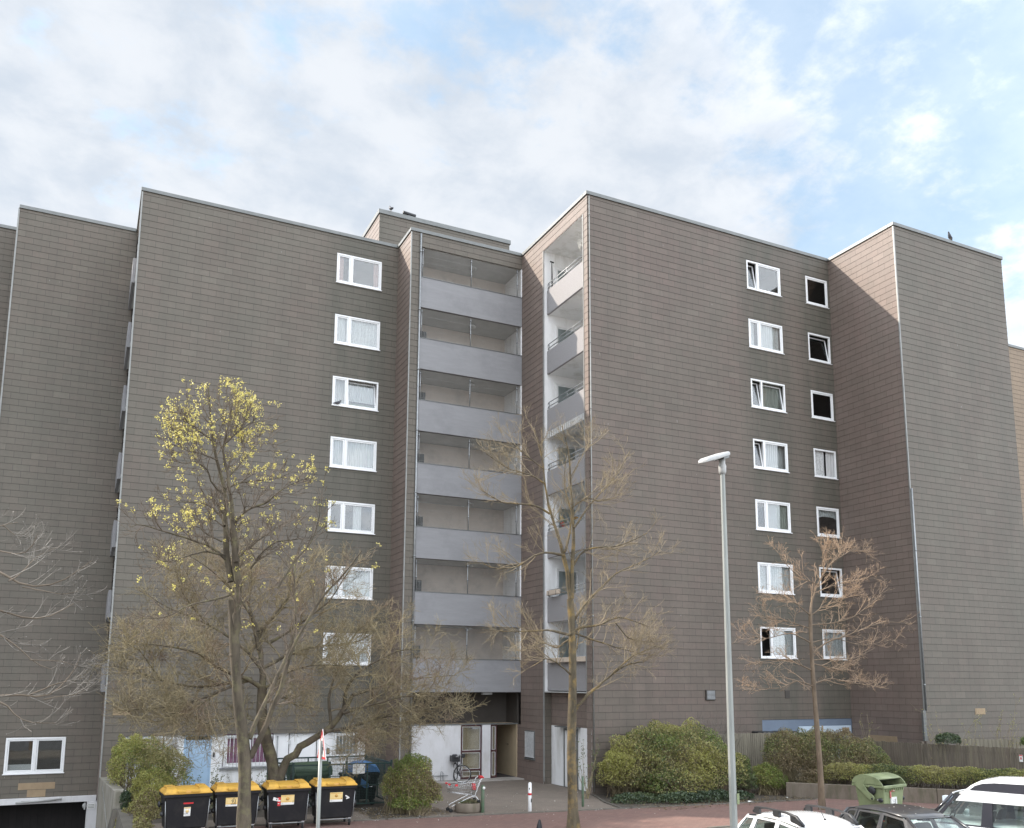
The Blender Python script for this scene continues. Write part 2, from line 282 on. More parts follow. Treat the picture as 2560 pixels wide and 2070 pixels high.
M = dict(
 clad=clad_mat('fibre_cement_tiles', (.190, .153, .129), (.225, .166, .143), (.160, .133, .112)),  # side-face tiles coloured paler than the front ones to lift their shade
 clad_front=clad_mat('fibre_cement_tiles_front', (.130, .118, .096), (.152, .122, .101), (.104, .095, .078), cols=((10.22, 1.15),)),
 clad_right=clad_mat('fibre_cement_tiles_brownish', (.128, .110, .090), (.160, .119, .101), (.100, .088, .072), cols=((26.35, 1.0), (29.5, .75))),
 clad_brown=clad_mat('brown_tiles', (.25, .185, .125), (.22, .165, .12), (.19, .145, .10)),
 clad_white=clad_mat('white_painted_tiles', (.72, .73, .73), (.66, .67, .68), (.55, .56, .57), mortar=(.4, .4, .4)),
 flash=pmat('zinc_flashing', (.185, .19, .185), (.14, .145, .14), 3, .45, .35, stretch=(1, 1, 3)),
 trim=pmat('corner_profile', (.30, .30, .285), (.24, .24, .23), 3, .5, .2),
 panel=pmat('grey_balcony_render', (.275, .272, .280), (.245, .243, .250), 1.2, .8, bmp=.25, bscale=60, stretch=(1, 1, 6), stain=((.215, .213, .220), .7)),
 pebble=pmat('exposed_aggregate', (.38, .36, .36), (.24, .235, .24), 45, .85, bmp=.5, bscale=80),
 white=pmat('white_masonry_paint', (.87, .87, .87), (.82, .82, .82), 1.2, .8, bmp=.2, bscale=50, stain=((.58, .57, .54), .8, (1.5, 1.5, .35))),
 white_dirty=pmat('stained_white_paint', (.68, .67, .68), (.60, .59, .59), 1.0, .8, bmp=.2, bscale=50, stain=((.48, .46, .43), .9, (1.5, 1.5, .4))),  # duller white than the masonry paint, with stains
 pvc=pmat('white_window_plastic', (.82, .82, .82), (.78, .78, .78), 2, .35),
 glass=glass_mat('window_glass', (.90, .92, .92), .07),
 glass_dark=glass_mat('dull_window_glass', (.50, .54, .54), .0),
 carglass=glass_mat('car_glass', (.62, .70, .68), .06),
 room=pmat('dim_room', (.10, .09, .085), (.07, .065, .06), 2, .9),
 net=curtain_mat('white_net_curtain', (.84, .83, .82), .18),
 lace=curtain_mat('lace_curtain', (.80, .80, .79), .16, 22),
 pink=curtain_mat('pink_curtain', (.62, .38, .34), .08),
 greenc=curtain_mat('pale_green_curtain', (.46, .48, .42), .08),
 purple=pmat('purple_blind', (.52, .24, .36), (.42, .18, .29), 3, .8, stretch=(8, 1, 1)),
 greyc=pmat('grey_blind', (.34, .37, .39), (.26, .29, .31), 3, .8, stretch=(10, 1, 1)),
 steel=pmat('galvanised_steel', (.36, .37, .37), (.28, .29, .30), 6, .4, .6),
 wire=pmat('mesh_wire', (.40, .39, .37), None, 5, .5, .4),
 beige=pmat('beige_gallery_wall', (.58, .50, .43), (.53, .46, .395), .8, .85, stain=((.36, .31, .27), .6)),
 ceil=pmat('gallery_ceiling', (.50, .50, .48), (.42, .42, .40), 1.5, .85),
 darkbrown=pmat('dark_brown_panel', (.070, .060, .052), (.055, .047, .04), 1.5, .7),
 corridor=pmat('corridor_wall', (.52, .41, .27), (.45, .36, .24), 1, .8),
 floor_in=pmat('dark_mat', (.06, .05, .05), None, 4, .9),
 door_red=pmat('dark_red_door_frame', (.085, .028, .032), (.06, .02, .024), 4, .5),
 blue=pmat('pale_blue_door_paint', (.40, .56, .72), (.36, .51, .68), 1.5, .5, stain=((.33, .45, .58), 1.5)),
 fascia=pmat('blue_grey_fascia', (.16, .20, .26), (.14, .175, .23), 1.5, .6),
 lightblue=pmat('pale_panel', (.52, .60, .68), (.46, .54, .62), 2, .6),
 bars=pmat('white_bars', (.75, .76, .76), (.6, .6, .6), 8, .5),
 tan=pmat('bare_underlay', (.36, .27, .17), (.30, .22, .14), 3, .9),
 concrete=pmat('weathered_concrete', (.34, .32, .28), (.24, .22, .18), 1.6, .9, bmp=.4, bscale=14, stretch=(1, 1, .35), stain=((.15, .14, .10), 1.7, (1, 1, .3))),
 planterwall=pmat('mossy_concrete', (.20, .165, .13), (.13, .105, .08), 2.2, .9, bmp=.4, bscale=14, stretch=(1, 1, .35), stain=((.09, .085, .05), 2.6, (1.5, 1.5, .35))),
 soil=pmat('bare_soil', (.055, .045, .035), (.085, .07, .055), 5, .95, bmp=.9, bscale=18),
 ground=pmat('dusty_ground', (.16, .145, .12), (.11, .10, .085), .8, .95, bmp=.3, bscale=10),
 asphalt=pmat('asphalt', (.055, .055, .056), (.07, .07, .068), 1.5, .9, bmp=.4, bscale=80),
 path=paver_mat('red_clay_pavers', (.235, .135, .110), (.175, .098, .082), (.085, .06, .05), .20, .10, (.15, .105, .088)),
 court=paver_mat('grey_brown_pavers', (.23, .185, .15), (.19, .152, .125), (.09, .078, .062), .22, .11, (.125, .11, .085), rad(8)),
 kerb=pmat('kerb_stone', (.15, .135, .115), (.11, .10, .085), 3, .9),
 step=pmat('step_slab', (.38, .35, .32), (.31, .285, .26), 1.5, .85, stain=((.22, .2, .17), 1.2)),
 bark=pmat('grey_brown_bark', (.125, .100, .070), (.050, .040, .028), 5, .95, bmp=.9, bscale=22, stretch=(1, 1, .25), stain=((.16, .145, .075), 3)),
 barkm=pmat('lichened_bark', (.135, .108, .068), (.055, .044, .028), 5, .95, bmp=.9, bscale=22, stretch=(1, 1, .3), stain=((.27, .18, .06), 3)),
 barkr=pmat('smooth_brown_bark', (.21, .155, .105), (.11, .08, .055), 5, .9, bmp=.5, bscale=25, stretch=(1, 1, .3)),
 twig=pmat('dark_twigs', (.17, .135, .10), (.11, .085, .062), 2, .9),
 twigb=pmat('olive_brown_twigs', (.31, .255, .145), (.20, .165, .10), 1.1, .9, stain=((.22, .15, .12), .8)),
 twigm=pmat('tan_twigs', (.33, .265, .17), (.19, .15, .095), 1.5, .9),
 twigr=pmat('orange_tan_twigs', (.48, .34, .225), (.32, .225, .15), 1.5, .85),
 twigl=pmat('silver_twigs', (.24, .22, .19), (.08, .07, .06), 1.2, .7),
 blossom=leaf_mat('yellow_blossom', (.80, .68, .22), (.62, .60, .19), .35),
 bud=leaf_mat('reddish_buds', (.42, .24, .14), (.30, .19, .10), .3),
 leafy=leaf_mat('yellow_green_leaves', (.50, .47, .15), (.34, .36, .11), .4),
 leafg=leaf_mat('fresh_green_leaves', (.20, .27, .07), (.29, .35, .10), .4),
 leafo=leaf_mat('olive_leaves', (.44, .39, .17), (.29, .28, .12), .35),
 leafd=leaf_mat('dark_green_leaves', (.085, .125, .050), (.19, .21, .085), .25),
 leafb=leaf_mat('brown_leaves', (.24, .18, .10), (.16, .125, .07), .2),
 ivy=leaf_mat('ivy_leaves', (.045, .075, .040), (.10, .13, .065), .15, .35),
 black=pmat('black_bin_plastic', (.012, .012, .014), (.017, .016, .018), 3, .6, bmp=.15, bscale=30, spec=.25, stain=((.028, .026, .025), 2.5)),
 rubber=pmat('rubber', (.02, .02, .02), None, 5, .8),
 yellow=pmat('yellow_lid_plastic', (.64, .37, .055), (.54, .30, .045), 2.5, .5, bmp=.1, stain=((.35, .22, .06), 3.2)),
 bingreen=pmat('green_bin_plastic', (.25, .285, .15), (.215, .25, .13), 2, .5, stain=((.15, .18, .085), 2)),
 dkgreen=pmat('dark_green_plastic', (.05, .085, .045), (.04, .07, .036), 2, .5),
 blueplastic=pmat('blue_plastic', (.07, .20, .42), (.055, .16, .35), 2, .5),
 fencegreen=pmat('dark_green_steel', (.022, .045, .040), (.03, .06, .05), 4, .45, .2),
 label=pmat('paper_label', (.78, .77, .74), (.7, .69, .66), 5, .6),
 labely=pmat('yellow_print', (.80, .62, .30), (.76, .55, .22), 5, .6),
 labelo=pmat('orange_print', (.72, .40, .10), None, 5, .6),
 red=pmat('red_plastic', (.62, .03, .035), (.5, .025, .03), 3, .45),
 ink=pmat('black_ink', (.012, .02, .022), None, 3, .6),
 wood=pmat('weathered_timber', (.165, .135, .105), (.105, .088, .068), 3, .9, bmp=.6, bscale=20, stretch=(2, 2, .2), stain=((.20, .175, .12), 1.3, (3, 3, .3))),
 wood2=pmat('pale_grey_timber', (.25, .225, .17), (.17, .15, .115), 3, .9, bmp=.5, bscale=20, stretch=(2, 2, .2)),
 postgreen=pmat('green_post_paint', (.10, .155, .095), (.075, .12, .07), 6, .6, stain=((.16, .14, .11), 6)),
 lampgrey=pmat('lamp_post_galvanised', (.32, .33, .31), (.245, .255, .24), 2.5, .5, .25, stretch=(3, 3, .4)),
 lampwhite=pmat('lamp_housing', (.42, .42, .41), (.35, .35, .34), 5, .5),
 carwhite=pmat('white_car_paint', (.80, .80, .80), (.78, .78, .78), 2, .25, coat=.8),
 cargrey=pmat('charcoal_car_paint', (.045, .048, .055), (.055, .056, .06), 2.5, .32, .3, coat=.7, stain=((.10, .09, .075), 2.2)),
 cardark=pmat('dark_car_trim', (.03, .03, .032), (.025, .025, .027), 3, .45),
 carpillar=pmat('gloss_black_pillar', (.02, .018, .024), None, 3, .15, coat=.8),
 seat=pmat('car_seat_cloth', (.05, .05, .052), None, 8, .9),
 chrome=pmat('chrome', (.7, .7, .7), (.6, .6, .6), 3, .2, .9),
 bird=pmat('pigeon_feathers', (.11, .115, .13), (.06, .06, .07), 20, .7),
 birdb=pmat('black_feathers', (.018, .018, .022), None, 20, .5),
 terracotta=pmat('cream_trough', (.62, .52, .42), (.55, .45, .36), 3, .7),
 cloth=curtain_mat('striped_awning_cloth', (.72, .72, .70), .05),
 brickdark=paver_mat('dark_garage_brick', (.03, .026, .026), (.022, .02, .02), (.012, .012, .012), .25, .08),
 roof=pmat('roof_felt', (.12, .12, .12), None, 2, .9),
)
# ------------------------------------------------------------ mesh helpers
def frame(origin=(0, 0, 0), rotz=0.0):
    c, s = math.cos(rotz), math.sin(rotz); o = origin
    return lambda p: (o[0] + p[0] * c - p[1] * s, o[1] + p[0] * s + p[1] * c, o[2] + p[2])
class MB:
    def __init__(s, tf=None): s.v, s.f, s.uv, s.tf, s.sm = [], [], [], tf, []
    def add(s, vs, fs, smooth=False, uvs=None):
        n = len(s.v)
        s.v += [s.tf(p) for p in vs] if s.tf else [tuple(p) for p in vs]
        s.f += [tuple(i + n for i in f) for f in fs]
        s.sm += [smooth] * len(fs)
        if uvs is not None: s.uv += uvs
        return s
    def box(s, x0, x1, y0, y1, z0, z1):
        return s.add([(x0, y0, z0), (x1, y0, z0), (x1, y1, z0), (x0, y1, z0), (x0, y0, z1), (x1, y0, z1), (x1, y1, z1), (x0, y1, z1)],
                     [(0, 3, 2, 1), (4, 5, 6, 7), (0, 1, 5, 4), (1, 2, 6, 5), (2, 3, 7, 6), (3, 0, 4, 7)])
    def hexa(s, bot, top):
        return s.add(list(bot) + list(top), [(0, 3, 2, 1), (4, 5, 6, 7), (0, 1, 5, 4), (1, 2, 6, 5), (2, 3, 7, 6), (3, 0, 4, 7)])
    def quad(s, a, b, c, d): return s.add([a, b, c, d], [(0, 1, 2, 3)])
    def poly(s, pts): return s.add(pts, [tuple(range(len(pts)))])
    def prism(s, pts, d):
        n = len(pts); d = Vector(d)
        vs = [tuple(p) for p in pts] + [tuple(Vector(p) + d) for p in pts]
        return s.add(vs, [tuple(range(n))[::-1], tuple(range(n, 2 * n))] + [(i, (i + 1) % n, n + (i + 1) % n, n + i) for i in range(n)])
    def tube(s, pts, r, k=8, cap=True, closed=False):
        pts = [Vector(p) for p in pts]; n = len(pts)
        rs = r if isinstance(r, (list, tuple)) else [r] * n
        vs = []; up = None
        for i, p in enumerate(pts):
            t = (pts[(i + 1) % n] - pts[i - 1]) if closed else (pts[min(i + 1, n - 1)] - pts[max(i - 1, 0)])
            t.normalize()
            if up is None: up = t.cross(Vector((.3, .9, .2)) if abs(t.z) > .9 else Vector((0, 0, 1))).normalized()
            a = (up - t * up.dot(t)).normalized(); b = t.cross(a); up = a
            for j in range(k):
                th = 2 * math.pi * j / k
                vs.append(tuple(p + (a * math.cos(th) + b * math.sin(th)) * rs[i]))
        fs = [(i * k + j, i * k + (j + 1) % k, ((i + 1) % n) * k + (j + 1) % k, ((i + 1) % n) * k + j) for i in range(n if closed else n - 1) for j in range(k)]
        if cap and not closed: fs += [tuple(range(k))[::-1], tuple(range((n - 1) * k, n * k))]
        return s.add(vs, fs, True)
    def lathe(s, prof, c=(0, 0, 0), k=16, axis='Z'):
        vs = []
        for r, h in prof:
            for j in range(k):
                th = 2 * math.pi * j / k; a, b = r * math.cos(th), r * math.sin(th)
                vs.append({'Z': (c[0] + a, c[1] + b, c[2] + h), 'X': (c[0] + h, c[1] + a, c[2] + b), 'Y': (c[0] + a, c[1] + h, c[2] + b)}[axis])
        n = len(prof)
        fs = [(i * k + j, i * k + (j + 1) % k, (i + 1) * k + (j + 1) % k, (i + 1) * k + j) for i in range(n - 1) for j in range(k)]
        fs += [tuple(range(k))[::-1], tuple(range((n - 1) * k, n * k))]
        return s.add(vs, fs, True)
    def loft(s, rings, smooth=True, caps=True):
        k = len(rings[0]); vs = [p for r in rings for p in r]; n = len(rings)
        fs = [(i * k + j, i * k + (j + 1) % k, (i + 1) * k + (j + 1) % k, (i + 1) * k + j) for i in range(n - 1) for j in range(k)]
        if caps: fs += [tuple(range(k))[::-1], tuple(range((n - 1) * k, n * k))]
        return s.add(vs, fs, smooth)
    def build(s, name, m, parent=None, bevel=0, seg=1, subsurf=0, solid=0):
        off = Vector((0, 0, 0)); q = parent
        if parent is not None and parent.get('_w'):
            while q is not None: off += q.location; q = q.parent
        me = bpy.data.meshes.new(name)
        me.from_pydata([tuple(Vector(v) - off) for v in s.v] if off.length else s.v, [], s.f)
        if s.uv:
            l = me.uv_layers.new(name='UVMap'); l.data.foreach_set('uv', [c for p in s.uv for c in p])
        me.polygons.foreach_set('use_smooth', s.sm)
        me.materials.append(M[m] if isinstance(m, str) else m)
        o = bpy.data.objects.new(name, me); COL.objects.link(o)
        if parent is not None:
            o.parent = parent
            if parent.get('_w'): o['_w'] = 1
        if s.uv == [] and s.f:
            bm = bmesh.new(); bm.from_mesh(me); bmesh.ops.recalc_face_normals(bm, faces=bm.faces); bm.to_mesh(me); bm.free()
        if solid: md = o.modifiers.new('solid', 'SOLIDIFY'); md.thickness = solid; md.offset = -1
        if bevel: md = o.modifiers.new('bevel', 'BEVEL'); md.width = bevel; md.segments = seg; md.limit_method = 'ANGLE'; md.angle_limit = rad(40)
        if subsurf: md = o.modifiers.new('sub', 'SUBSURF'); md.levels = subsurf; md.render_levels = subsurf
        return o
def tag(o, label, cat, group=None):
    o['label'] = label; o['category'] = cat
    if group: o['group'] = group
    return o
def thing(name, label, cat, loc=(0, 0, 0), rotz=0.0, group=None, world=False):
    o = bpy.data.objects.new(name, None); COL.objects.link(o); o.location = loc; o.rotation_euler = (0, 0, rotz)
    o.empty_display_size = .2
    if world: o['_w'] = 1
    return tag(o, label, cat, group)
def struct(o): o['kind'] = 'structure'; return o
def arrays(name, V, F, mat, parent=None, smooth=True):
    """fast mesh from numpy arrays of quads/triangles, given in world coordinates"""
    V = np.asarray(V, dtype=np.float32); F = np.asarray(F, dtype=np.int32)
    off = np.zeros(3)
    q = parent
    while q is not None: off += np.array(q.location); q = q.parent
    V = V - off.astype(np.float32)
    me = bpy.data.meshes.new(name); k = F.shape[1]
    me.vertices.add(len(V)); me.vertices.foreach_set('co', V.ravel())
    me.loops.add(F.size); me.loops.foreach_set('vertex_index', F.ravel())
    me.polygons.add(len(F)); me.polygons.foreach_set('loop_start', np.arange(len(F), dtype=np.int32) * k)
    me.polygons.foreach_set('loop_total', np.full(len(F), k, dtype=np.int32))
    me.polygons.foreach_set('use_smooth', np.full(len(F), smooth))
    me.materials.append(M[mat]); me.update(calc_edges=True); me.validate()
    o = bpy.data.objects.new(name, me); COL.objects.link(o)
    if parent is not None: o.parent = parent
    return o
def copy_tree(o, parent=None):
    c = o.copy(); COL.objects.link(c); c.parent = parent
    for ch in o.children: copy_tree(ch, c)
    return c
def text_mesh(txt, size, mat, parent, loc, rot, name='lettering'):
    cu = bpy.data.curves.new(name, 'FONT'); cu.body = txt; cu.size = size; cu.align_x = 'CENTER'; cu.align_y = 'CENTER'; cu.extrude = .0015
    t = bpy.data.objects.new(name, cu); COL.objects.link(t)
    dg = bpy.context.evaluated_depsgraph_get(); me = bpy.data.meshes.new_from_object(t.evaluated_get(dg))
    bpy.data.objects.remove(t); me.materials.clear(); me.materials.append(M[mat])
    o = bpy.data.objects.new(name, me); COL.objects.link(o); o.parent = parent; o.location = loc; o.rotation_euler = rot
    return o

# ------------------------------------------------------------ the apartment building
ZT = 23.74; RH = .27
YE, xE, xD, YD, YC, xC, YB, xB, YA, xF, YF, xG, YG = 28.5, 17.04, 11.64, 34.39, 36.2, .83, 39.9, -3.74, 42.1, 30.11, 24.78, 37.16, 31.6
bld = thing('apartment_building', 'stepped seven storey apartment block clad in brown grey tiles, filling the view behind the trees', 'apartment building', (17, 34, 0), world=True)
def clad(axis, plane, u0, u1, z0, z1, holes=(), mat='clad_front', name='wall', parent=None, sgn=-1, lap=.009):
    """lapped tile courses; axis 'Y' faces -Y, axis 'X' faces -X (sgn=-1) or +X"""
    mb = MB(); k0 = math.floor((ZT - z1) / RH + 1e-6); k1 = math.ceil((ZT - z0) / RH - 1e-6)
    seed = (plane * 7.31) % 1 * .6
    def P(u, z, off):
        return (u, plane + sgn * off, z) if axis == 'Y' else (plane + sgn * off, u, z)
    for k in range(k0, k1):
        zt, zb = min(ZT - k * RH, z1), max(ZT - (k + 1) * RH, z0)
        top = ZT - k * RH
        cuts = sorted({zt, zb, *[h[2] for h in holes if zb < h[2] < zt], *[h[3] for h in holes if zb < h[3] < zt]})
        for a, b in zip(cuts, cuts[1:]):
            mz = (a + b) / 2
            iv = [(u0, u1)]
            for h in holes:
                if h[2] < mz < h[3]:
                    nv = []
                    for p, q in iv:
                        if h[0] >= q or h[1] <= p: nv.append((p, q)); continue
                        if h[0] > p: nv.append((p, h[0]))
                        if h[1] < q: nv.append((h[1], q))
                    iv = nv
            oa, ob = lap * (top - a) / RH, lap * (top - b) / RH
            for p, q in iv:
                if q - p < 1e-4: continue
                v0 = (a - ZT); v1 = (b - ZT)
                mb.add([P(p, a, oa), P(q, a, oa), P(q, b, ob), P(p, b, ob)], [(0, 1, 2, 3)], False,
                       [(p + seed, v0), (q + seed, v0), (q + seed, v1), (p + seed, v1)])
                if a == zb:
                    mb.add([P(p, a, oa), P(q, a, oa), P(q, a, -.02), P(p, a, -.02)], [(0, 1, 2, 3)], False,
                           [(p + seed, v0), (q + seed, v0), (q + seed, v0), (p + seed, v0)])
    return mb.build(name, mat, parent or bld)
tops_c = [22.77, 19.93, 17.11, 14.41, 11.62, 8.84, 6.04]; bots_c = [21.40, 18.59, 15.80, 13.08, 10.32, 7.50, 4.75]
tops_e = [22.61, 19.87, 17.14, 14.44, 11.79, 9.09, 6.38]; bots_e = [21.27, 18.56, 15.85, 13.15, 10.48, 7.82, 5.10]
CX, EX, SX = (8.83, 10.87), (25.19, 27.12), (28.64, 29.97)
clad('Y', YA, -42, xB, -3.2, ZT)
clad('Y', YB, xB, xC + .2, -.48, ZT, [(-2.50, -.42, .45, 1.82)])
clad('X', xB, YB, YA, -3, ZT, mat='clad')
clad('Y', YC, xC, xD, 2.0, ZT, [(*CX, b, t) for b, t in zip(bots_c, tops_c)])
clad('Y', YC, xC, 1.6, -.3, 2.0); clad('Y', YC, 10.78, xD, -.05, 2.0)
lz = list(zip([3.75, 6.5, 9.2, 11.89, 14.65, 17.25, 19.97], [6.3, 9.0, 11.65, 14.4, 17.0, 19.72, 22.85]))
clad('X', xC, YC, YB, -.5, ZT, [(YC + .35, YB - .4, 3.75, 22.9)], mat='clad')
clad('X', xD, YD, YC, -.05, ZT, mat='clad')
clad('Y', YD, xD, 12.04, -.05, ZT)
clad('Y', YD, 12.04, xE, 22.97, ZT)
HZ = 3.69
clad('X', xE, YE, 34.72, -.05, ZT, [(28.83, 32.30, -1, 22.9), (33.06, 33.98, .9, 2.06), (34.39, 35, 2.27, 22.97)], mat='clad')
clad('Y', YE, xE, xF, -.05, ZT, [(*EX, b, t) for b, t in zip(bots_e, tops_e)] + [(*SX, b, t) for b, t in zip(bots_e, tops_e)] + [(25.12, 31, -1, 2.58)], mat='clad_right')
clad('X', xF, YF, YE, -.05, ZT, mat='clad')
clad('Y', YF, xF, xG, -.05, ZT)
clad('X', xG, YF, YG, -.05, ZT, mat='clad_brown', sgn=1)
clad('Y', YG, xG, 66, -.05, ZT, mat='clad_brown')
# roofs and rear closing walls
rf = MB()
for x0, x1, y0 in ((-42, xB, YA), (xB, xC, YB), (xC, xD, YC), (xD, xE, YD), (xE, xF, YE), (xF, xG, YF), (xG, 66, YG)):
    rf.box(x0 + .03, x1 - .003, y0 + .06, 54, ZT - .35, ZT - .03)
rf.box(-42, 66, 54.0, 54.2, -4, ZT - .03); rf.box(66, 66.2, YG, 54, -1, ZT)
rf.build('roof', 'roof', bld)
def flashing(segs):
    f = MB()
    for ax, p, a, b in segs:
        if ax == 'Y': f.box(a, b, p - .055, p + .25, ZT - .14, ZT + .015)
        elif ax == 'X': f.box(p - .055, p + .25, a, b, ZT - .14, ZT + .015)
    return f.build('roof_flashing', 'flash', bld, bevel=.01)
flashing([('Y', YA, -42, xB - .06)]); flashing([('Y', YB, xB, xC - .06), ('X', xB, YB + .25, YA)])
flashing([('Y', YC, xC - .055, xD - .06), ('X', xC, YC + .25, YB - .06)])
flashing([('Y', YD, xD - .055, xE - .06), ('X', xD, YD + .25, YC - .06)])
flashing([('Y', YE, xE - .055, xF - .06), ('X', xE, YE + .25, YD - .06)])
flashing([('Y', YF, xF - .055, xG + .05), ('X', xF, YF + .25, YE - .06)])
flashing([('Y', YG, xG + .06, 66)])
# penthouse above the stairs
PZ = 26.24
for ax, p, a, b, mt in (('Y', 37.8, 11.18, 18.0, 'clad_front'), ('X', 11.18, 37.8, 42.5, 'clad')):
    w = clad(ax, p, a, b, ZT, PZ - .02, mat=mt, name='penthouse_wall')
f = MB(); f.box(11.12, 18.06, 37.74, 38.0, PZ - .2, PZ + .02); f.box(11.12, 11.35, 38.0, 42.5, PZ - .2, PZ + .02); f.box(11.3, 17.98, 37.95, 42.5, PZ - .15, PZ - .02)
f.build('roof_flashing', 'flash', bld, bevel=.01)
f = MB(); f.box(17.75, 18.0, 37.82, 42.5, ZT, PZ - .15); f.build('penthouse_wall', 'roof', bld)
f = MB(); f.tube([(12.35, 37.85, PZ + .17), (12.98, 37.85, PZ + .12)], .085, 10); f.box(12.6, 12.7, 37.8, 37.9, PZ, PZ + .1); f.build('roof_floodlight', 'cardark', bld)
# corner profiles and rainwater pipes
def strip(x, y, z0, z1, w=.05, name='corner_profile', m='trim'):
    f = MB(); f.box(x - w, x + w * .6, y - w, y + w * .6, z0, z1); f.build(name, m, bld)
strip(xB, YB, -.4, ZT - .18, .035); strip(xC, YC, -.3, ZT - .18, .035); strip(xD, YD, 0, ZT - .18, .03)
strip(xE, 28.83, HZ, 22.9, .025); strip(xE, 32.27, .1, 22.9, .03); strip(xF, YF, 3.0, ZT - .18, .035)
def pipe(x, y, z0, z1, r=.045, m='steel'):
    f = MB(); f.tube([(x, y, z0), (x, y, z1)], r, 10)
    z = z0 + 1
    while z < z1: f.tube([(x, y, z), (x, y, z + .05)], r * 1.35, 10); z += 2.7
    f.build('rainwater_pipe', m, bld)
pipe(12.06, YD - .05, .1, ZT - .2); pipe(xE + .07, YE - .04, .1, ZT - .2, .024, 'trim'); pipe(xF + .02, YF - .07, 3.0, 12, .035)
f = MB(); f.box(xF - .22, xF - .06, YF - .12, YF - .03, 1.85, 3.02); f.build('pipe_guard', 'flash', bld)
def plates(name, m, lst):
    for (ax, p, a, b, z0, z1) in lst:
        f = MB()
        if ax == 'Y': f.box(a, b, p - .018, p + .01, z0, z1)
        else: f.box(p - .018, p + .01, a, b, z0, z1)
        f.build(name, m, bld)
plates('bare_tile_patch', 'tan', [('Y', YB, -1.95, -.68, -.165, .09), ('Y', YB, -1.63, -.99, -.45, -.18), ('Y', YC, 1.10, 1.73, 2.77, 3.03), ('Y', YF, 33.08, 33.69, 2.83, 3.08), ('X', xF, 26.16, 27.65, 1.66, 1.93)])

# windows ------------------------------------------------------------
def wframe(ax, plane, u0, z0):
    """local (u across, d inwards, z up) -> world"""
    if ax == 'Y': return lambda p: (u0 + p[0], plane + p[1], z0 + p[2])
    return lambda p: (plane + p[1], u0 - p[0], z0 + p[2])
def curtain(tf, u0, u1, z0, z1, d, m, par, folds=9, amp=.02, arch=0):
    n = max(6, int(folds * 8 * (u1 - u0))); vs = []; 
    for i in range(n + 1):
        t = i / n; u = u0 + (u1 - u0) * t
        dd = d + amp * math.sin(t * folds * 2 * math.pi * (u1 - u0) + 1.3 * math.sin(t * 5))
        zb = z0 if not arch else z0 + (z1 - z0) * arch * max(0, 1 - (2 * t - 1) ** 4) ** .5
        vs += [(u, dd, zb), (u, dd, z1)]
    mb = MB(tf); mb.add(vs, [(2 * i, 2 * i + 2, 2 * i + 3, 2 * i + 1) for i in range(n)], True)
    return mb.build('curtain', m, par)
def window(ax, plane, u0, u1, z0, z1, mull=None, cur=(), tilt=(), open_=(), par=None, glass='glass', fm='pvc', depth=1.6, set_in=-.015):
    par = par or bld
    w, h = abs(u1 - u0), z1 - z0; tf = wframe(ax, plane, u0, z0); B = .075; d0 = set_in; d1 = .07
    mb = MB(tf)
    mb.box(0, w, d0, d1, 0, B); mb.box(0, w, d0, d1, h - B, h); mb.box(0, B, d0, d1, B, h - B); mb.box(w - B, w, d0, d1, B, h - B)
    if mull: mb.box(mull - .045, mull + .045, d0, d1, B, h - B)
    mb.box(-.03, w + .03, d0 - .05, d0 + .02, -.035, 0)
    fr = mb.build('window', fm, par, bevel=.008)
    cells = [(B, mull - .045), (mull + .045, w - B)] if mull else [(B, w - B)]
    for i, (a, b) in enumerate(cells):
        ty = 'tilt' if i in tilt else ('open' if i in open_ else '')
        s = .055; H0, H1 = B, h - B; dz = .025
        if ty == 'tilt':
            t2 = lambda p, H0=H0: tf((p[0], dz + p[1] * math.cos(.16) + (p[2] - H0) * math.sin(.16), H0 + (p[2] - H0) * math.cos(.16) - p[1] * math.sin(.16)))
        elif ty == 'open':
            t2 = lambda p, a=a: tf((a + (p[0] - a) * math.cos(1.25) - p[1] * math.sin(1.25), dz + (p[0] - a) * math.sin(1.25) + p[1] * math.cos(1.25), p[2]))
        else: t2 = lambda p: tf((p[0], dz + p[1] - .02, p[2]))
        m2 = MB(t2); e = .004
        m2.box(a + e, b - e, 0, .05, H0 + e, H0 + s); m2.box(a + e, b - e, 0, .05, H1 - s, H1 - e); m2.box(a + e, a + s, 0, .05, H0 + s, H1 - s); m2.box(b - s, b - e, 0, .05, H0 + s, H1 - s)
        m2.build('sash', fm, fr, bevel=.006)
        g = MB(t2); g.box(a + s, b - s, .02, .03, H0 + s, H1 - s); g.build('pane', glass, fr)
    for c in cur:
        a, b, za, zb, m = c[:5]
        if b > .9: b += .16 if not tilt else .22
        if a < .1: a = -.02
        curtain(tf, a * w, b * w, .03 + za * h, zb * h + (.1 if zb > .9 else -.04), .27 if tilt else .12, m, fr, folds=c[5] if len(c) > 5 else 8, arch=c[6] if len(c) > 6 else 0)
    rm = MB(tf); e = .0
    x0, x1, zz0, zz1 = -.25, w + .25, -.25, h + .15; dd = depth
    rm.quad((x0, .075, zz0), (x0, dd, zz0), (x0, dd, zz1), (x0, .075, zz1)); rm.quad((x1, .075, zz0), (x1, dd, zz0), (x1, dd, zz1), (x1, .075, zz1))
    rm.quad((x0, dd, zz0), (x1, dd, zz0), (x1, dd, zz1), (x0, dd, zz1)); rm.quad((x0, .075, zz0), (x1, .075, zz0), (x1, dd, zz0), (x0, dd, zz0)); rm.quad((x0, .075, zz1), (x1, .075, zz1), (x1, dd, zz1), (x0, dd, zz1))
    rm.build('room', 'room', fr)
    return fr
mc = .645
